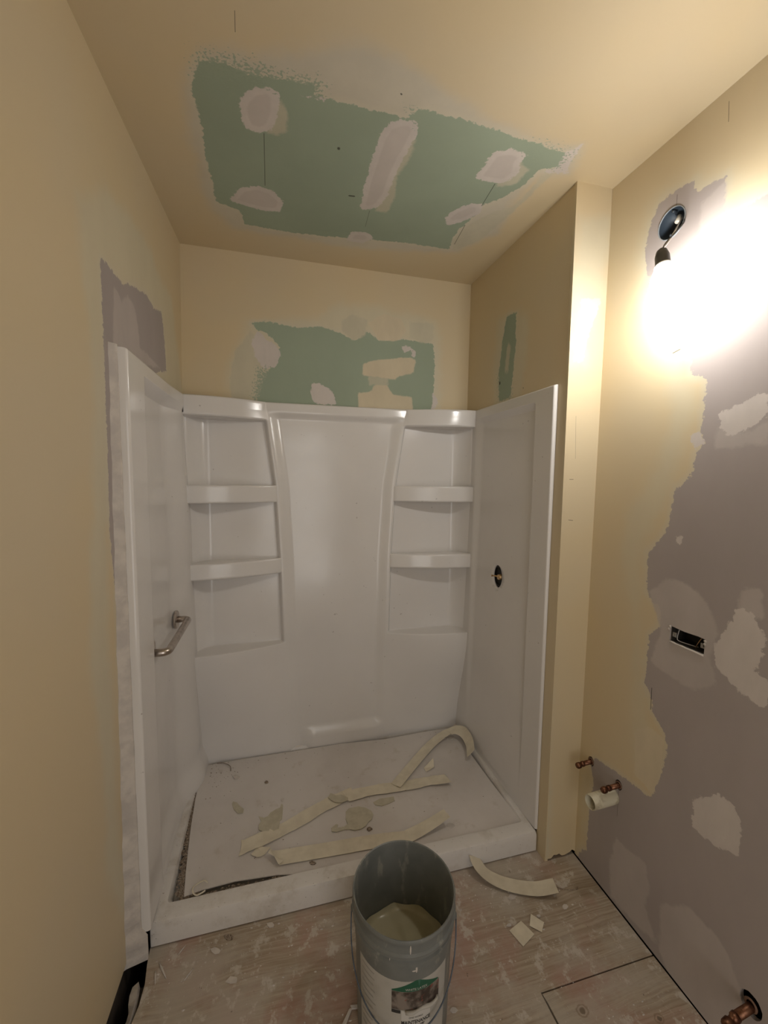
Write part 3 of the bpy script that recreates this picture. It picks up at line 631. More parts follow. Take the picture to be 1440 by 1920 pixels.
# black cup behind the panel, its colour stands in for the cavity's darkness
blk = simple('cavity_black', (0.012, 0.011, 0.010), 0.6)
bm = bmesh.new(); lathe(bm, [(0.041, 0.0), (0.052, 0.0), (0.052, 0.012), (0, 0.012)], (VX+0.0042, VC[0], VC[1]), (1, 0, 0), 32); child(frombm('cavity_backing', bm, blk, None, True), valve)
bm = bmesh.new(); lathe(bm, [(0, -0.002), (0.012, -0.002), (0.012, 0.006), (0.014, 0.008), (0.014, 0.0155)], (VX+0.0, VC[0]-0.008, VC[1]-0.002), (1, 0, 0), 20); child(frombm('valve_body', bm, brass.m, None, True), valve)
bm = bmesh.new(); tube(bm, [(VX+0.008, VC[0]-0.006, VC[1]), (VX-0.006, VC[0]+0.002, VC[1]+0.001), (VX-0.022, VC[0]+0.010, VC[1]+0.002)], [0.0045, 0.0035, 0.003], 12); tube(bm, [(VX-0.021, VC[0]+0.010, VC[1]+0.002), (VX-0.026, VC[0]+0.012, VC[1]+0.002)], 0.0048, 12)
child(frombm('stem', bm, brass.m, None, True), valve)

# ------------------------------------------------------------------ round electrical box, lamp
xw = x_right(JB[0], JB[1])
galv = simple('galvanised_steel', (0.10, 0.12, 0.15), 0.45, 0.6, var=0.3, vscale=40)
jb = empty('junction_box', (xw+0.01, JB[0], JB[1]), 'round blue-grey electrical box sunk in the right wall above the lit bulb', 'junction box')
bm = bmesh.new(); lathe(bm, [(0.0405, -0.002), (0.0415, -0.0035), (0.043, -0.002), (0.043, 0.0), (0.0405, 0.0)], (xw, JB[0], JB[1]), (1, 0, 0), 40)
bm2 = bm; child(frombm('rim', bm2, simple('pale_blue_plastic', (0.30, 0.33, 0.36), 0.5), None, True), jb)
bm = bmesh.new(); lathe(bm, [(0.0405, 0.0), (0.0400, 0.055), (0, 0.055)], (xw, JB[0], JB[1]), (1, 0, 0), 40); child(frombm('shell', bm, simple('blue_plastic_box', (0.032, 0.045, 0.062), 0.5), None, True), jb)
for dy, dz in ((0.0, 0.033), (0.003, -0.031)):
    bm = bmesh.new(); lathe(bm, [(0, -0.004), (0.003, -0.004), (0.004, -0.001), (0.004, 0.012), (0, 0.012)], (xw+0.004, JB[0]+dy, JB[1]+dz), (1, 0, 0), 12); child(frombm('screw', bm, galv, None, True), jb)

lamp = empty('hanging_bulb', BULB_POS, 'lit white bulb in a bare socket hanging by wires from the round wall box', 'lamp')
up = Vector((0.10, 0.26, 1.0)).normalized()
sock = BULB_POS + up*0.072
em = bpy.data.materials.new('glowing_bulb_glass'); em.use_nodes = True; nt = em.node_tree
b = nt.nodes['Principled BSDF']; b.inputs['Base Color'].default_value = (0.9, 0.9, 0.88, 1); b.inputs['Roughness'].default_value = 0.3
b.inputs['Emission Color'].default_value = BULB_COLOR; b.inputs['Emission Strength'].default_value = BULB_STRENGTH
rB = 0.034
prof = [(0, -0.036)] + [(rB*math.sin(a), -0.002-rB*math.cos(a)) for a in [math.pi*k/24 for k in range(1, 15)]] + [(0.0285, 0.022), (0.0225, 0.036), (0.0170, 0.046), (0.0135, 0.052)]
bm = bmesh.new(); lathe(bm, prof, BULB_POS, up, 40); child(frombm('bulb', bm, em, None, True), lamp)
bm = bmesh.new(); lathe(bm, [(0.0134, 0.050), (0.0134, 0.062), (0, 0.062)], BULB_POS, up, 24); child(frombm('screw_base', bm, simple('nickel_cap', (0.6, 0.58, 0.55), 0.3, 1.0), None, True), lamp)
sk = simple('black_socket_shell', (0.035, 0.033, 0.032), 0.4)
bm = bmesh.new(); lathe(bm, [(0.0150, 0.046), (0.0195, 0.046), (0.0195, 0.052), (0.0175, 0.054), (0.0170, 0.078), (0.0125, 0.094), (0.0055, 0.101), (0, 0.101)], BULB_POS, up, 32); s_o = child(frombm('socket', bm, sk, None, True), lamp)
bm = bmesh.new(); lathe(bm, [(0.0196, 0.0455), (0.0206, 0.0465), (0.0206, 0.050), (0.0196, 0.051)], BULB_POS, up, 32); child(frombm('socket_ring', bm, simple('pale_ring', (0.55, 0.53, 0.5), 0.3, 0.7), None, True), lamp)
top_s = BULB_POS + up*0.098
wmat = simple('white_wire', (0.55, 0.53, 0.52), 0.5); wmat2 = simple('black_wire', (0.03, 0.03, 0.03), 0.45)
ins = Vector((xw+0.045, JB[0]-0.004, JB[1]+0.018))
for k, (mt, off) in enumerate(((wmat, Vector((0, 0.003, 0))), (wmat2, Vector((0, -0.004, 0.002))))):
    mid1 = ins*0.55 + top_s*0.45 + Vector((0.01, 0.006-0.016*k, 0.012+0.004*k)); mid2 = ins*0.2 + top_s*0.8 + Vector((0.004, -0.004+0.012*k, 0.004))
    bm = bmesh.new(); tube(bm, [tuple(p) for p in smooth_path([ins+off*2, ins*0.85+mid1*0.15+Vector((-.006, 0, .008)), mid1+off, mid2+off, top_s+off*0.6], 8)], 0.0021, 10); child(frombm('wire', bm, mt, None, True), lamp)
bm = bmesh.new(); nutp = ins + Vector((-0.022, 0, 0.006)); lathe(bm, [(0, 0), (0.0055, 0.001), (0.0078, 0.020), (0.006, 0.022), (0, 0.022)], nutp, (-0.3, 0.05, -1), 12); child(frombm('wire_nut', bm, simple('ivory_wire_nut', (0.72, 0.68, 0.6), 0.45), None, True), lamp)

# ------------------------------------------------------------------ open outlet box
xo = x_right(-1.138, 1.005)
ob = empty('outlet_box', (xo+0.02, -1.138, 1.005), 'open rectangular outlet box in the right wall with loose wires inside', 'outlet box')
bm = bmesh.new()
y0, y1, z0, z1 = -1.186, -1.090, 0.985, 1.026
vv = [bm.verts.new((xo+d, y, z)) for d in (0.004, 0.058) for y, z in ((y0, z0), (y1, z0), (y1, z1), (y0, z1))]
for k in range(4): bm.faces.new((vv[k], vv[(k+1) % 4], vv[4+(k+1) % 4], vv[4+k]))
bm.faces.new(vv[4:]); o = frombm('box_shell', bm, simple('dark_box', (0.03, 0.026, 0.022), 0.6, var=0.3)); s = o.modifiers.new('t', 'SOLIDIFY'); s.thickness = 0.0015; child(o, ob)
gy_ = simple('steel_tab', (0.38, 0.36, 0.33), 0.4, 0.8)
for yy in (-1.1795, -1.0955):
    bm = bmesh.new(); bmbox(bm, xo+0.006, xo+0.0075, yy-0.007, yy+0.007, 0.998, 1.012, 0.0005, 1); lathe(bm, [(0, -0.003), (0.0028, -0.0025), (0.0028, 0.003), (0, 0.003)], (xo+0.006, yy, 1.005), (1, 0, 0), 12)
    child(frombm('mounting_tab', bm, gy_), ob)
for pts_, mt in (([(xo+0.02, -1.100, 1.022), (xo+0.012, -1.1015, 1.0), (xo+0.012, -1.106, 0.990), (xo+0.02, -1.13, 0.988), (xo+0.03, -1.15, 0.987)], wmat), ([(xo+0.02, -1.166, 1.022), (xo+0.014, -1.160, 1.004), (xo+0.02, -1.150, 0.988)], simple('copper_wire', (0.5, 0.3, 0.16), 0.4, 0.8))):
    bm = bmesh.new(); tube(bm, [tuple(p) for p in smooth_path(pts_, 6)], 0.0012, 8); child(frombm('loose_wire', bm, mt, None, True), ob)
# rolled paper lip on the lower edge of the cut-out
bm = bmesh.new(); tube(bm, [(xo-0.001, -1.089-0.0985*k/10, 0.9835-0.0002*k+0.0006*math.sin(k*2)) for k in range(11)], [0.002+0.0012*math.sin(k*1.1)**2 for k in range(11)], 8)
bm2 = bm; o = frombm('torn_paper_edge', bm2, M_MUD, None, True); child(o, ob)
for yy, zz in ((-1.0875, 1.027), (-1.084, 1.018), (-1.189, 1.022), (-1.1885, 1.014)):
    bm = bmesh.new(); bmesh.ops.create_icosphere(bm, subdivisions=2, radius=0.0035)
    for v_ in bm.verts: v_.co = Vector((xo-0.0005+v_.co.x*0.5, yy+v_.co.y*rn.uniform(.6, 1.4), zz+v_.co.z*1.2)) 
    child(frombm('plaster_lump', bm, M_MUD, None, True), ob)

# ------------------------------------------------------------------ pipes
def stub(y, z, length, drop, label, r=0.008, name='copper_stub'):
    x0 = x_right(y, z)
    e = empty(name, (x0, y, z), label, 'pipe', None)
    bm = bmesh.new(); tube(bm, [(x0+0.035, y, z), (x0-length*0.62, y-0.002, z-drop*0.5)], r, 16); child(frombm('pipe', bm, copper.m, None, True), e)
    d = Vector((-length*0.4, -0.002, -drop*0.5)).normalized()
    p = Vector((x0-length*0.58, y-0.002, z-drop*0.45))
    bm = bmesh.new(); lathe(bm, [(0, 0), (r*1.15, 0), (r*1.18, length*0.12), (r*0.95, length*0.16), (r*0.95, length*0.24), (r*1.3, length*0.28), (r*1.3, length*0.44), (r*1.05, length*0.50), (0, length*0.50)], p, d, 20)
    child(frombm('end_cap', bm, copper.m, None, True), e)
    bm = bmesh.new(); lathe(bm, [(r*1.02, 0), (r*1.5, 0.0), (r*1.6, 0.003), (r*1.02, 0.003)], (x0+0.002, y, z), (-1, 0, 0), 20); child(frombm('collar', bm, simple('rusty_collar', (0.16, 0.09, 0.06), 0.6, var=.3), None, True), e)
stub(-0.818, 0.420, 0.060, 0.004, 'capped copper water stub nearest the pier, low on the right wall')
stub(-0.945, 0.425, 0.066, 0.003, 'capped copper water stub just above the white drain pipe')
stub(-1.366, 0.182, 0.082, 0.022, 'capped copper stub near the floor at the lower right corner of the photo', 0.0095)
pvc = NT('stained_pvc', 0.42, 0.5); pvc.color(pvc.mix(pvc.ramp(pvc.noise(28, 4), 0.47, 0.60, 0, 0.75), (0.62, 0.58, 0.45), (0.40, 0.35, 0.24)))
px0 = x_right(-0.925, 0.372)
bm = bmesh.new(); lathe(bm, [(0.0205, 0.030), (0.0255, 0.030), (0.0245, -0.102), (0.0235, -0.104), (0.0215, -0.104), (0.0205, -0.102), (0.0205, 0.030)], (px0+0.006, -0.925, 0.371), (1, 0.04, 0.02), 36)
o = frombm('drain_pipe', bm, pvc.m, None, True); o.data.set_sharp_from_angle(angle=math.radians(50))
tag(o, 'open white plastic drain pipe stub sticking out of the right wall', 'pipe')

# ------------------------------------------------------------------ bucket
BC = (0.705, -1.046)
gray = NT('grey_bucket_plastic', 0.42, 0.45)
g = gray.mix(gray.ramp(gray.noise(12, 4), 0.3, 0.7), (0.155, 0.165, 0.158), (0.20, 0.21, 0.20))
g = gray.mix(gray.ramp(gray.noise(26, 5, 0.6, gray.scaled((1, 1, 0.35))), 0.56, 0.68, 0, 0.55), g, (0.40, 0.39, 0.33))
gray.color(g)
bucket = empty('paint_bucket', (BC[0], BC[1], 0.0), 'open grey five gallon bucket with a white paper label, standing before the shower curb', 'bucket')
prof = [(0.0, 0.002), (0.116, 0.002), (0.119, 0.0), (0.1205, 0.004), (0.1235, 0.10), (0.1275, 0.255), (0.129, 0.262), (0.1300, 0.300), (0.1345, 0.303), (0.1350, 0.312), (0.1310, 0.315), (0.1305, 0.322), (0.1365, 0.325), (0.1372, 0.333), (0.1330, 0.337), (0.1328, 0.358), (0.1352, 0.3615), (0.1362, 0.368), (0.1345, 0.3725), (0.1315, 0.371), (0.1290, 0.362), (0.1260, 0.25), (0.1185, 0.012), (0, 0.012)]
bm = bmesh.new(); lathe(bm, prof, (BC[0], BC[1], 0), n=96); o = frombm('body', bm, gray.m, None, True); o.data.set_sharp_from_angle(angle=math.radians(45)); child(o, bucket)
put = NT('wet_putty', 0.22, 0.5); put.color(put.mix(put.ramp(put.noise(7, 4), 0.35, 0.65), (0.42, 0.385, 0.255), (0.50, 0.465, 0.32)))
put.bump(put.noise(14, 3), 0.3, 0.004)
# paint: a sloping pool with a raised scraped ridge
V = [(BC[0], BC[1], 0.168)]; F = []; NR, NA = 22, 72
for i in range(1, NR+1):
    r_ = 0.1225*i/NR
    for k in range(NA):
        a = 2*math.pi*k/NA; x = r_*math.cos(a); y = r_*math.sin(a)
        z = 0.163 + 0.008*float(sm(0.010, 0.030, x+0.15*y)) + 0.004*math.sin(3*a+1)*(i/NR)**4 + 0.006*(i/NR)**10*(1+0.7*math.sin(9*a)) + 0.008*float(sm(0.93, 1.0, i/NR))
        V.append((BC[0]+x, BC[1]+y, z))
for k in range(NA): F.append([0, 1+k, 1+(k+1) % NA])
for i in range(NR-1):
    for k in range(NA): F.append([1+i*NA+k, 1+(i+1)*NA+k, 1+(i+1)*NA+(k+1) % NA, 1+i*NA+(k+1) % NA])
o = mesh('wet_compound', V, F, put.m, None, True); child(o, bucket); tag(o, 'pale putty-coloured wet compound')

def rad(z): return float(np.interp(z, [0.004, 0.10, 0.255, 0.30], [0.1205, 0.1235, 0.1275, 0.1300]))
cdir = math.atan2(cam.location.y-BC[1], cam.location.x-BC[0])       # facing azimuth towards the room
def cyl(u, z, off): # u metres along the circumference to the right as seen from the front
    a = cdir + u/0.127; r_ = rad(z)+off
    return (BC[0]+r_*math.cos(a), BC[1]+r_*math.sin(a), z)
def patch(name, outline, mat, off, par=None, zoff=0):
    """outline (u,z) convex or not, finely tessellated and wrapped on the bucket"""
    bm = bmesh.new(); us = [p[0] for p in outline]; zs_ = [p[1] for p in outline]
    vs = [bm.verts.new((u, z, 0)) for u, z in outline]; bm.faces.new(vs)
    u = min(us)+0.006
    while u < max(us):
        bmesh.ops.bisect_plane(bm, geom=list(bm.verts)+list(bm.edges)+list(bm.faces), plane_co=(u, 0, 0), plane_no=(1, 0, 0)); u += 0.006
    for v_ in bm.verts: v_.co = Vector(cyl(v_.co.x, v_.co.y, off))
    bmesh.ops.triangulate(bm, faces=[f_ for f_ in bm.faces if len(f_.verts) > 4])
    bmesh.ops.recalc_face_normals(bm, faces=bm.faces)
    o = frombm(name, bm, mat, None, True); child(o, par or bucket); return o
paper = NT('white_label_paper', 0.55, 0.35); paper.color(paper.mix(paper.ramp(paper.noise(20, 5), 0.4, 0.7, 0, .5), (0.46, 0.44, 0.40), (0.37, 0.35, 0.31)))
lab = patch('label', [(-0.125, 0.030), (0.125, 0.030), (0.125, 0.266), (-0.125, 0.266)], paper.m, 0.0006)
tag(lab, 'white paper label')
grn = simple('green_print', (0.015, 0.10, 0.055), 0.5); phm = NT('brown_photo_print', 0.5, 0.4)
vo = phm.n('TexVoronoi'); vo.inputs['Scale'].default_value = 46; phm.t.links.new(phm.pos, vo.inputs['Vector'])
pc = phm.mix(phm.ramp(phm.noise(32, 5), 0.4, 0.6), (0.055, 0.040, 0.032), (0.24, 0.20, 0.17)); phm.color(phm.mix(phm.ramp(phm.noise(60, 3), 0.62, 0.68, 0, 0.8), pc, (0.25, 0.07, 0.05)))
dkp = simple('black_print', (0.03, 0.03, 0.03), 0.5); whp = simple('white_print', (0.6, 0.58, 0.54), 0.5)
UO = 0.037
patch('label_roof', [(UO-0.062, 0.232), (UO+0.058, 0.232), (UO+0.058, 0.235), (UO+0.004, 0.262), (UO-0.004, 0.262), (UO-0.062, 0.235)], grn, 0.0010)
patch('label_photo', [(UO-0.062, 0.182), (UO+0.062, 0.182), (UO+0.062, 0.2315), (UO-0.062, 0.2315)], phm.m, 0.0010)
patch('label_panel', [(UO-0.038, 0.128), (UO+0.036, 0.128), (UO+0.036, 0.180), (UO-0.038, 0.180)], whp, 0.0012)
patch('label_band', [(UO-0.062, 0.172), (UO-0.040, 0.172), (UO-0.040, 0.181), (UO-0.062, 0.181)], dkp, 0.0011)
def wrapped_text(txt, u, z, size, mat, off, squash=1.0, bold=0.0):
    cu = bpy.data.curves.new('lettering', 'FONT'); cu.body = txt; cu.size = size; cu.align_x = 'CENTER'; cu.offset = bold; cu.resolution_u = 2
    ot = bpy.data.objects.new('tmp', cu); COL.objects.link(ot)
    dg = bpy.context.evaluated_depsgraph_get(); me = bpy.data.meshes.new_from_object(ot.evaluated_get(dg)); bpy.data.objects.remove(ot)
    bm = bmesh.new(); bm.from_mesh(me)
    uu = min(v_.co.x for v_ in bm.verts); mxu = max(v_.co.x for v_ in bm.verts)
    while uu < mxu: 
        bmesh.ops.bisect_plane(bm, geom=list(bm.verts)+list(bm.edges)+list(bm.faces), plane_co=(uu, 0, 0), plane_no=(1, 0, 0)); uu += 0.005
    for v_ in bm.verts: v_.co = Vector(cyl(u+v_.co.x*squash, z+v_.co.y, off))
    o = frombm('lettering', bm, mat); child(o, bucket); return o
wrapped_text('WHITE LATEX', UO-0.002, 0.2355, 0.0085, whp, 0.0016)
wrapped_text('ONE WORKS', UO-0.002, 0.1585, 0.006, dkp, 0.0017)
wrapped_text('MAINTENANCE', UO-0.001, 0.1430, 0.0135, dkp, 0.0017, 0.78, 0.0003)
wrapped_text('PAINT', UO+0.004, 0.1290, 0.0135, dkp, 0.0017, 0.85, 0.0003)
for k in range(11):
    if k in (5, 6): pass
    z = 0.245-0.017*k
    patch('fine_print', [(-0.115, z), (-0.072+0.006*math.sin(k*3), z), (-0.072+0.006*math.sin(k*3), z+0.0035), (-0.115, z+0.0035)], simple('faint_print', (0.33, 0.31, 0.28), 0.5), 0.0010)
for uu in (-0.127, 0.127):
    pass
bm = bmesh.new(); tube(bm, [cyl(UO-0.028+0.086*k/10, 0.1805+0.004*k/10, 0.0045+0.002*math.sin(k)) for k in range(11)], [0.0038+0.0008*math.sin(k*1.3) for k in range(11)], 10)
child(frombm('curled_paper_edge', bm, paper.m, None, True), lab)
# bail handle: wire looping down in front of the bucket, with ears
fd = Vector((math.cos(cdir), math.sin(cdir), 0)); rd = Vector((-math.sin(cdir), math.cos(cdir), 0))
cz = Vector((BC[0], BC[1], 0)); pts = []
for k in range(41):
    t_ = math.pi*k/40
    r_ = 0.1395 + 0.0*math.sin(t_)
    pts.append(tuple(cz + rd*(-math.cos(t_)*r_) + fd*(math.sin(t_)*r_) + Vector((0, 0, 0.296 - 0.165*math.sin(t_)**0.8))))
bm = bmesh.new(); tube(bm, pts, 0.0017, 8); child(frombm('bail_handle', bm, galv, None, True), bucket)
for sg in (-1, 1):
    c0 = cz + rd*(sg*0.130) + Vector((0, 0, 0.296)); bm = bmesh.new(); lathe(bm, [(0, 0), (0.011, 0), (0.010, 0.006), (0.006, 0.011), (0, 0.012)], c0, rd*sg, 20); child(frombm('handle_ear', bm, gray.m, None, True), bucket)
# splashes on the outside
for u, z, a_, b_ in ((0.018, 0.348, 0.002, 0.012), (0.034, 0.292, 0.0025, 0.010), (0.028, 0.288, 0.005, 0.002), (-0.03, 0.318, 0.001, 0.004)):
    bm = bmesh.new(); bmesh.ops.create_icosphere(bm, subdivisions=2, radius=1)
    rr_ = 0.1332 if z > 0.3 else 0.1295
    for v_ in bm.verts:
        a = cdir + (u+v_.co.x*a_)/0.13; r_ = rr_+v_.co.z*0.0012; v_.co = Vector((BC[0]+r_*math.cos(a), BC[1]+r_*math.sin(a), z+v_.co.y*b_))
    child(frombm('splash', bm, M_MUD, None, True), bucket)

# ------------------------------------------------------------------ paper tape strips and scraps
tape = NT('cream_paper_tape', 0.75, 0.25); tape.color(tape.mix(tape.ramp(tape.noise(25, 4), 0.3, 0.7), (0.64, 0.58, 0.46), (0.72, 0.66, 0.53)))
def ribbon(name, path, width, label, rollf=None, taper=True, n=9, wav=0.0, cat='paper strip', group=None, end_cut=0.0):
    P_ = smooth_path(path, n); N = len(P_); V = []; F = []; th = 0.0007
    for i, p in enumerate(P_):
        t_ = P_[min(i+1, N-1)] - P_[max(i-1, 0)]; t_ = t_/np.linalg.norm(t_)
        s = np.array([t_[1], -t_[0], 0]); s = s/np.linalg.norm(s)
        s_ = i/(N-1)
        roll = rollf(s_) if rollf else 0.0
        s = s*math.cos(roll) + np.array([0, 0, 1])*math.sin(roll)
        nn = np.cross(s, t_); nn = nn if nn[2] > 0 else -nn
        w = width/2*(1 + wav*math.sin(i*1.7)*0.5 + wav*math.sin(i*0.63))
        lift = max(0.0, math.sin(roll))*0 + abs(math.sin(roll))*w
        for k, q in enumerate((-1, -0.5, 0, 0.5, 1)):
            c = p + s*w*q + np.array([0, 0, lift]) + nn*0.0012*(q*q)
            if i in (0, N-1): c = c + t_*end_cut*q
            V.append(tuple(c)); 
        for k, q in enumerate((1, 0.5, 0, -0.5, -1)):
            c = p + s*w*q + np.array([0, 0, lift]) + nn*0.0012*(q*q) - nn*th
            if i in (0, N-1): c = c + t_*end_cut*q
            V.append(tuple(c))
    for i in range(N-1):
        for k in range(10): F.append([i*10+k, i*10+(k+1) % 10, (i+1)*10+(k+1) % 10, (i+1)*10+k])
    F += [list(range(10))[::-1], [len(V)-10+k for k in range(10)]]
    o = mesh(name, V, F, tape.m); bm = bmesh.new(); bm.from_mesh(o.data); bmesh.ops.recalc_face_normals(bm, faces=bm.faces); bm.to_mesh(o.data); bm.free()
    return tag(o, label, cat, group)
G = 'torn strips of paper tape'
Z0 = SZ+0.0012
ribbon('paper_tape_strip', [(0.2478, -0.5141, 0.0842), (0.2812, -0.5067, 0.0865), (0.4178, -0.4644, 0.0872), (0.5481, -0.4059, 0.0895), (0.6371, -0.3742, 0.0908), (0.6901, -0.3606, 0.0913)], 0.06, 'long torn cream paper strip crossing the middle of the shower sheet, left half', cat='paper strip', group=G, wav=0.05, end_cut=-0.012)
ribbon('paper_tape_strip', [(0.2975, -0.532, 0.083), (0.3151, -0.5484, 0.0839), (0.3334, -0.5324, 0.0855)], 0.04, 'small folded paper end under the left tip of the long torn strip', cat='paper strip', group=G, wav=0.05, end_cut=0.01)
ribbon('paper_tape_strip', [(0.6598, -0.3751, 0.0917), (0.7832, -0.3677, 0.091), (0.9266, -0.3772, 0.0906), (1.0275, -0.376, 0.0907), (1.1253, -0.3943, 0.099)], 0.058, 'torn cream paper strip with ragged lower edge, right half of the middle line', cat='paper strip', group=G, wav=0.06, rollf=lambda s: 0.1*s, end_cut=0.008)
ribbon('paper_tape_strip', [(0.8848, -0.3686, 0.092), (1.0014, -0.2666, 0.098), (1.1183, -0.1717, 0.1057), (1.2103, -0.1234, 0.1196), (1.2698, -0.1172, 0.1299), (1.304, -0.1541, 0.1304), (1.3044, -0.2329, 0.1273), (1.2763, -0.3125, 0.1202)], 0.052, 'cream paper strip curling up into a loop in the back right shower corner', cat='paper strip', group=G, rollf=lambda s: 0.12-1.0*max(0,min(1,(s-0.5)/0.25)), n=10)
ribbon('paper_tape_strip', [(0.3663, -0.5986, 0.0949), (0.3958, -0.5896, 0.0853), (0.568, -0.5954, 0.081), (0.7279, -0.604, 0.0817), (0.8659, -0.622, 0.084)], 0.06, 'flat cream paper strip along the shower curb behind the grey bucket', cat='paper strip', group=G, rollf=lambda s: -0.35*max(0,1-s*5), end_cut=0.004)
ribbon('paper_tape_strip', [(0.862, -0.6143, 0.0823), (0.919, -0.6061, 0.0886), (0.9769, -0.599, 0.1009), (1.0306, -0.5941, 0.1191)], 0.056, 'cream paper strip end bent up off the shower sheet behind the bucket rim', cat='paper strip', group=G, rollf=lambda s: 0.2*s)
ribbon('paper_tape_strip', [(1.0872, -0.7168, 0.03), (1.0992, -0.7532, 0.016), (1.1317, -0.7846, 0.006), (1.1861, -0.8194, 0.003), (1.2607, -0.8527, 0.006), (1.3257, -0.8726, 0.022)], 0.058, 'curled cream paper strip lying on the bare wood floor right of the bucket', rollf=lambda s: 0.55*(1-s)**3+0.12*s, cat='paper strip', group=G)
def scrap(name, pts, z, label, mat, th=0.001, cat='paper scrap', group=None, tilt=(0, 0)):
    cx = sum(p[0] for p in pts)/len(pts); cy = sum(p[1] for p in pts)/len(pts)
    def zz(x, y): return z + max(0, (x-cx)*tilt[0] + (y-cy)*tilt[1])
    bm = bmesh.new(); lo = [bm.verts.new((x, y, zz(x, y))) for x, y in pts]; hi = [bm.verts.new((x, y, zz(x, y)+th)) for x, y in pts]
    n = len(pts)
    for t_ in tessellate_polygon([[Vector((x, y, 0)) for x, y in pts]]):
        a, b, c_ = t_
        if (pts[b][0]-pts[a][0])*(pts[c_][1]-pts[a][1]) < (pts[c_][0]-pts[a][0])*(pts[b][1]-pts[a][1]): b, c_ = c_, b
        bm.faces.new((hi[a], hi[b], hi[c_])); bm.faces.new((lo[a], lo[c_], lo[b]))
    for i in range(n): bm.faces.new((lo[i], lo[(i+1) % n], hi[(i+1) % n], hi[i]))
    return tag(frombm(name, bm, mat), label, cat, group)
drip = NT('dried_compound', 0.45, 0.4); drip.color(drip.mix(drip.ramp(drip.noise(40, 4), 0.3, 0.7), (0.47, 0.43, 0.325), (0.55, 0.51, 0.40)))
crumb = NT('brown_crumbs', 0.8, 0.2); crumb.color(crumb.mix(crumb.ramp(crumb.noise(300, 3), 0.4, 0.6), (0.14, 0.10, 0.07), (0.36, 0.30, 0.24)))
def sheet_z(y): return SHA + SHB*(1 + y/0.66)
def grit(name, spots, label, mat, cat='debris'):
    """uncountable dust and crumbs: one mesh of tiny irregular grains"""
    V = []; F = []; r = random.Random(len(spots))
    for x, y, z, s in spots:
        b0 = len(V); V.append((x, y, z+s*r.uniform(.3, .9)))
        a0 = r.random()*6
        ex = r.uniform(0.5, 2.0)
        for k in range(6):
            a = a0+k*math.pi/3; q = s*r.uniform(.5, 1.2); V.append((x+q*math.cos(a)*ex, y+q*math.sin(a), z-0.0002))
        for k in range(6): F.append([b0, b0+1+k, b0+1+(k+1) % 6])
        F.append([b0+6-k for k in range(6)])
    return tag(mesh(name, V, F, mat), label, cat, None, 'stuff')
r = random.Random(77); sp = []
for k in range(520):
    if r.random() < 0.5: x, y = r.uniform(0.02, 1.45), -0.735 - abs(r.gauss(0, 0.10))
    else: x, y = r.uniform(0.02, 1.46), r.uniform(-1.25, -0.73)
    if x > 1.33 and y > -0.78: continue
    if math.hypot(x-BC[0], y-BC[1]) < 0.125: continue
    sp.append((x, y, 0.0, r.choice((.0010, .0014, .002, .003))))
grit('floor_dust', sp, 'fine pale plaster crumbs scattered over the bare wood floor', M_MUD)
# wood and plaster splinters left of the bucket
for k in range(26):
    pass
sp = []
for k in range(150): 
    q = r.random()
    if q < 0.35: x, y = 0.115 + r.gauss(0, .05), -0.12 + r.gauss(0, .05)
    elif q < 0.6: x, y = r.uniform(0.1, 1.2), -0.07 + r.gauss(0, .012)
    else: x, y = r.uniform(0.1, 1.28), r.uniform(-0.60, -0.06)
    x = min(max(x, 0.085), 1.29); y = min(y, -0.045)
    sp.append((x, y, sheet_z(y)+0.0001, r.choice((.0008, .0012, .0018, .0024))))
grit('sheet_grit', sp, 'dark brown grit sprinkled over the shower sheet', crumb.m)
sp = []
for k in range(900):
    t_ = r.random()**1.3; y = -0.64 + 0.56*t_; xe = 0.0805 - 0.040*(min(y+0.64, 0.40)/0.40)**0.8; x = xe - abs(r.gauss(0, 0.011 - 0.008*t_))
    sp.append((x, y, sheet_z(y)-0.004, r.choice((.002, .003, .004, .0055))))
for k in range(160): sp.append((0.07+0.33*r.random()**2, -0.650+r.gauss(0, .005), sheet_z(-.65)-0.003, r.choice((.002, .003, .004))))
grit('gap_crumbs', sp, 'crumbled brown adhesive packed in the left gap beside the shower sheet', crumb.m)
bm = bmesh.new(); tube(bm, [tuple(p) for p in smooth_path([(0.13+0.024*math.cos(a), -0.638+0.022*math.sin(a), 0.0835+0.006*math.sin(a*1.5)**2) for a in [k*0.55 for k in range(1, 11)]], 5)], 0.0022, 8)
tag(frombm('caulk_curl', bm, tape.m, None, True), 'small ring-shaped curl of peeled caulk in the front left corner of the shower base', 'caulk curl')
bm = bmesh.new(); tube(bm, [tuple(p) for p in smooth_path([(0.105, -0.045, .1055), (0.135, -0.052, .106), (0.165, -0.078, .1045), (0.172, -0.11, .103)], 6)], 0.0016, 8)
tag(frombm('caulk_thread', bm, crumb.m, None, True), 'thin curved brown thread of old caulk at the back left of the shower sheet', 'caulk thread')
bm = bmesh.new(); tube(bm, [tuple(p) for p in smooth_path([(1.335, -0.855, .002), (1.36, -0.875, .004), (1.40, -0.885, .003), (1.415, -0.878, .002)], 6)], 0.0009, 6)
tag(frombm('wood_fibre', bm, crumb.m, None, True), 'thin dark bent fibre on the floor below the pier', 'fibre')
def splinter(x, y, ang, L, w, label):
    bm = bmesh.new(); c_, s_ = math.cos(ang), math.sin(ang)
    tube(bm, [(x+c_*L*t_, y+s_*L*t_, 0.0012+0.004*t_*(1-t_)) for t_ in (0, .3, .6, 1)], [w*.6, w, w*.8, w*.3], 6)
    return tag(frombm('splinter', bm, M_MUD, None, True), label, 'splinter', 'pale splinters on the floor')
splinter(0.035, -0.765, -1.0, 0.055, 0.003, 'long pale splinter nearest the left end of the curb')
splinter(0.030, -0.785, -1.35, 0.035, 0.0026, 'short pale splinter beside the long one at the left end of the curb')
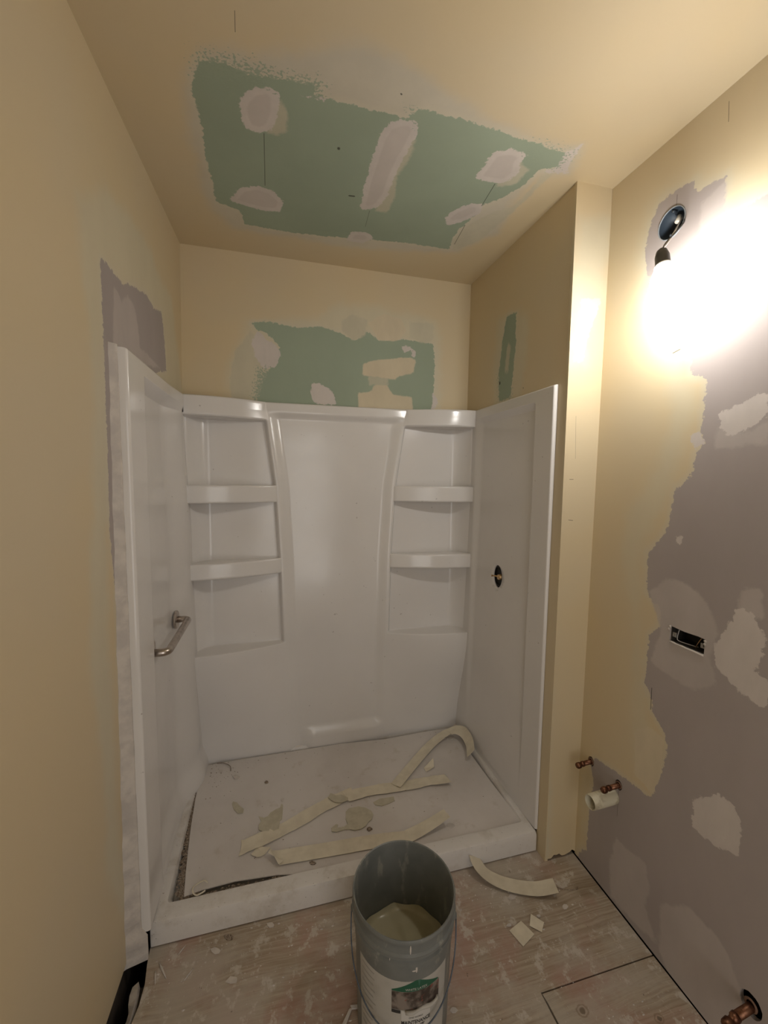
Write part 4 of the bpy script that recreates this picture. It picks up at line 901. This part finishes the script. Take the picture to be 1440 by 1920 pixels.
splinter(0.085, -0.755, 0.9, 0.028, 0.0022, 'pale splinter close under the curb, second from the left wall')
splinter(0.115, -0.83, 0.85, 0.035, 0.002, 'slanting pale splinter in front of the curb, right of the other splinters')
scrap('paper_scrap', [(1.0985, -0.9442), (1.1519, -0.9281), (1.1705, -0.9735), (1.1156, -0.995)], 0.002, 'larger of two square paper scraps on the wood floor right of the bucket', tape.m, 0.001, 'paper scrap', 'square paper scraps on the floor', (0, 0))
scrap('paper_scrap', [(1.1939, -0.9192), (1.2196, -0.9544), (1.197, -0.9747), (1.17, -0.9485)], 0.003, 'smaller square paper scrap touching the edge of the larger one on the wood floor', tape.m, 0.001, 'paper scrap', 'square paper scraps on the floor', (0.2, 0.1))
scrap('paper_scrap', [(1.0455, -0.2926), (1.1038, -0.2601), (1.0921, -0.3035), (1.0459, -0.3201)], 0.0929, 'small paper scrap alone on the shower sheet beside the looped strip', tape.m, 0.001, 'paper scrap', None, (0.3, 0.2))
scrap('paper_scrap', [(0.5696, -1.0067), (0.597, -1.0113), (0.6013, -1.0194), (0.5727, -1.0145)], 0.004, 'small white plastic offcut on the floor at the left foot of the bucket', M_MUD, 0.004, 'scrap', None, (0, 0))
scrap('paper_scrap', [(0.5658, -1.0113), (0.5731, -1.012), (0.5503, -1.0434), (0.5394, -1.0406)], 0.002, 'thin white offcut strip running from the left foot of the bucket to the photo edge', M_MUD, 0.003, 'scrap', None, (0, 0))
scrap('compound_puddle', [(0.395, -0.3393), (0.4013, -0.3546), (0.3961, -0.4218), (0.3878, -0.4298), (0.3835, -0.4655), (0.3655, -0.4707), (0.3494, -0.4573), (0.3455, -0.4659), (0.3217, -0.4626), (0.3075, -0.4521), (0.3066, -0.4302), (0.3161, -0.4127), (0.3049, -0.3873), (0.3259, -0.4), (0.3402, -0.3957), (0.3503, -0.38), (0.3734, -0.3669), (0.3883, -0.3624)], 0.0867, 'forked puddle of dried compound touching the left end of the long strip', drip.m, 0.0022, 'puddle', 'dried compound puddles on the shower sheet', (0, 0))
scrap('compound_puddle', [(0.1983, -0.2871), (0.2139, -0.2964), (0.2283, -0.319), (0.2444, -0.3389), (0.2437, -0.3572), (0.2231, -0.3549), (0.2044, -0.3294), (0.1953, -0.3002)], 0.0903, 'small oval drop of dried compound, leftmost on the shower sheet', drip.m, 0.0022, 'puddle', 'dried compound puddles on the shower sheet', (0, 0))
scrap('compound_puddle', [(0.5863, -0.3629), (0.6002, -0.343), (0.6205, -0.3624), (0.6435, -0.362), (0.6674, -0.385), (0.6602, -0.4003), (0.6368, -0.4058), (0.6111, -0.397), (0.5919, -0.3728)], 0.0936, 'crumpled drop of compound where the two long strips meet', drip.m, 0.0022, 'puddle', 'dried compound puddles on the shower sheet', (0, 0))
scrap('compound_puddle', [(0.6483, -0.4456), (0.6667, -0.4285), (0.6962, -0.4273), (0.7291, -0.4434), (0.7515, -0.4648), (0.7553, -0.4868), (0.744, -0.5072), (0.7263, -0.5181), (0.7145, -0.5325), (0.6913, -0.5415), (0.6682, -0.5407), (0.6489, -0.5313), (0.6283, -0.5288), (0.6008, -0.5317), (0.5811, -0.5246), (0.5809, -0.5103), (0.6017, -0.4958), (0.6096, -0.5001), (0.6035, -0.5133), (0.6306, -0.5149), (0.6468, -0.5065), (0.6425, -0.4805)], 0.0833, 'widest puddle of dried compound, in the middle of the shower sheet', drip.m, 0.0022, 'puddle', 'dried compound puddles on the shower sheet', (0, 0))
scrap('compound_puddle', [(0.7691, -0.428), (0.8, -0.4156), (0.8303, -0.417), (0.8607, -0.4185), (0.859, -0.4409), (0.8282, -0.4504), (0.7994, -0.4546), (0.7747, -0.4432)], 0.0859, 'lumpy patch of dried compound just below the right strip', drip.m, 0.0022, 'puddle', 'dried compound puddles on the shower sheet', (0, 0))
scrap('plaster_chip', [(0.3659, -0.7416), (0.3636, -0.747), (0.3516, -0.746), (0.3455, -0.7398), (0.3426, -0.7317), (0.3522, -0.7314), (0.3599, -0.733)], 0.0005, 'pale chip lying close to the curb left of the bucket', M_MUD, 0.003, 'chip', 'loose plaster chips', (0, 0))
scrap('plaster_chip', [(0.2427, -0.7456), (0.2389, -0.7541), (0.2235, -0.7506), (0.2156, -0.7417), (0.2121, -0.7348), (0.2226, -0.7326), (0.2322, -0.7357)], 0.0005, 'brown-edged wedge chip against the shower curb', crumb.m, 0.0012, 'chip', 'loose plaster chips', (0, 0))
scrap('plaster_chip', [(0.208, -0.7761), (0.2041, -0.7826), (0.1921, -0.7815), (0.1818, -0.7727), (0.1765, -0.7629), (0.189, -0.7613), (0.2015, -0.7686)], 0.0005, 'round pale plaster dab on the floor left of the bucket', M_MUD, 0.0012, 'chip', 'loose plaster chips', (0, 0))
scrap('plaster_chip', [(0.2637, -0.866), (0.2618, -0.8726), (0.2455, -0.8701), (0.2305, -0.8626), (0.2381, -0.8559), (0.2438, -0.8515), (0.2621, -0.8585)], 0.0005, 'largest white plaster dab on the floor left of the bucket', M_MUD, 0.0012, 'chip', 'loose plaster chips', (0, 0))
scrap('plaster_chip', [(1.1144, -0.9306), (1.1122, -0.9338), (1.1039, -0.9329), (1.0966, -0.9289), (1.1031, -0.9256), (1.1087, -0.9251), (1.1163, -0.9276)], 0.0005, 'tiny pale chip left of the square scraps', M_MUD, 0.003, 'chip', 'loose plaster chips', (0, 0))
scrap('plaster_chip', [(1.334, -0.9276), (1.324, -0.9316), (1.3158, -0.9307), (1.3133, -0.9254), (1.3166, -0.9204), (1.3255, -0.917), (1.3335, -0.9205)], 0.0005, 'pale chip alone on the floor below the curled strip', M_MUD, 0.003, 'chip', 'loose plaster chips', (0, 0))
scrap('plaster_chip', [(1.2241, -0.9297), (1.2212, -0.9329), (1.2135, -0.9329), (1.2119, -0.9284), (1.212, -0.9248), (1.219, -0.925), (1.224, -0.9259)], 0.0005, 'small crumb above the square scraps', M_MUD, 0.003, 'chip', 'loose plaster chips', (0, 0))
scrap('plaster_chip', [(1.1792, -0.8538), (1.171, -0.8594), (1.1572, -0.858), (1.15, -0.8517), (1.1579, -0.8448), (1.1693, -0.8393), (1.1782, -0.8471)], 0.0005, 'flat pale smear chip under the curled strip', M_MUD, 0.0012, 'chip', 'loose plaster chips', (0, 0))
scrap('plaster_chip', [(0.8527, -1.0855), (0.8441, -1.0887), (0.8361, -1.0869), (0.8317, -1.0819), (0.8358, -1.0781), (0.8418, -1.0766), (0.8487, -1.0794)], 0.0005, 'chip at the right foot of the bucket', M_MUD, 0.003, 'chip', 'loose plaster chips', (0, 0))
scrap('plaster_chip', [(1.058, -0.6097), (1.0457, -0.617), (1.0361, -0.614), (1.0263, -0.6081), (1.0301, -0.5985), (1.0423, -0.5964), (1.0523, -0.6004)], 0.0791, 'lumpy crumb beside the bent strip end on the shower sheet', M_MUD, 0.003, 'chip', 'loose plaster chips', (0, 0))
scrap('plaster_chip', [(0.5113, -0.6364), (0.5055, -0.6409), (0.4972, -0.6392), (0.4906, -0.6357), (0.4877, -0.6268), (0.4984, -0.6249), (0.5064, -0.6306)], 0.0781, 'dark-edged crumb under the lower strip on the shower sheet', crumb.m, 0.003, 'chip', 'loose plaster chips', (0, 0))
scrap('plaster_chip', [(1.2334, -0.1101), (1.2275, -0.1232), (1.2152, -0.1212), (1.2082, -0.1114), (1.2154, -0.0975), (1.2268, -0.0938), (1.239, -0.0973)], 0.0988, 'crumb inside the loop of the curled strip', M_MUD, 0.003, 'chip', 'loose plaster chips', (0, 0))
scrap('plaster_chip', [(1.2764, -0.1243), (1.2626, -0.1381), (1.2463, -0.1361), (1.235, -0.1239), (1.2466, -0.1084), (1.2602, -0.1026), (1.2739, -0.1111)], 0.0982, 'pale lump beneath the looped strip', M_MUD, 0.003, 'chip', 'loose plaster chips', (0, 0))
scrap('plaster_chip', [(0.737, -0.55), (0.7295, -0.5551), (0.7211, -0.5559), (0.7149, -0.548), (0.7164, -0.5413), (0.7261, -0.5378), (0.7327, -0.5417)], 0.0814, 'dark brown crumb beside the widest puddle', crumb.m, 0.003, 'chip', 'loose plaster chips', (0, 0))
scrap('plaster_chip', [(0.3389, -0.2139), (0.3379, -0.2192), (0.3299, -0.22), (0.3232, -0.2147), (0.3248, -0.2079), (0.3301, -0.2025), (0.3369, -0.2081)], 0.0946, 'dark speck above the forked puddle', crumb.m, 0.003, 'chip', 'loose plaster chips', (0, 0))
scrap('plaster_chip', [(0.214, -0.1526), (0.206, -0.1634), (0.1948, -0.1621), (0.1863, -0.1515), (0.1806, -0.1375), (0.1915, -0.1352), (0.205, -0.1413)], 0.0971, 'round translucent flake near the back left of the sheet', M_MUD, 0.003, 'chip', 'loose plaster chips', (0, 0))
scrap('plaster_chip', [(0.4066, -0.3281), (0.4061, -0.3352), (0.3972, -0.3352), (0.3926, -0.3274), (0.3919, -0.3216), (0.3981, -0.3189), (0.4057, -0.3219)], 0.0901, 'pale round flake above the forked puddle', M_MUD, 0.003, 'chip', 'loose plaster chips', (0, 0))
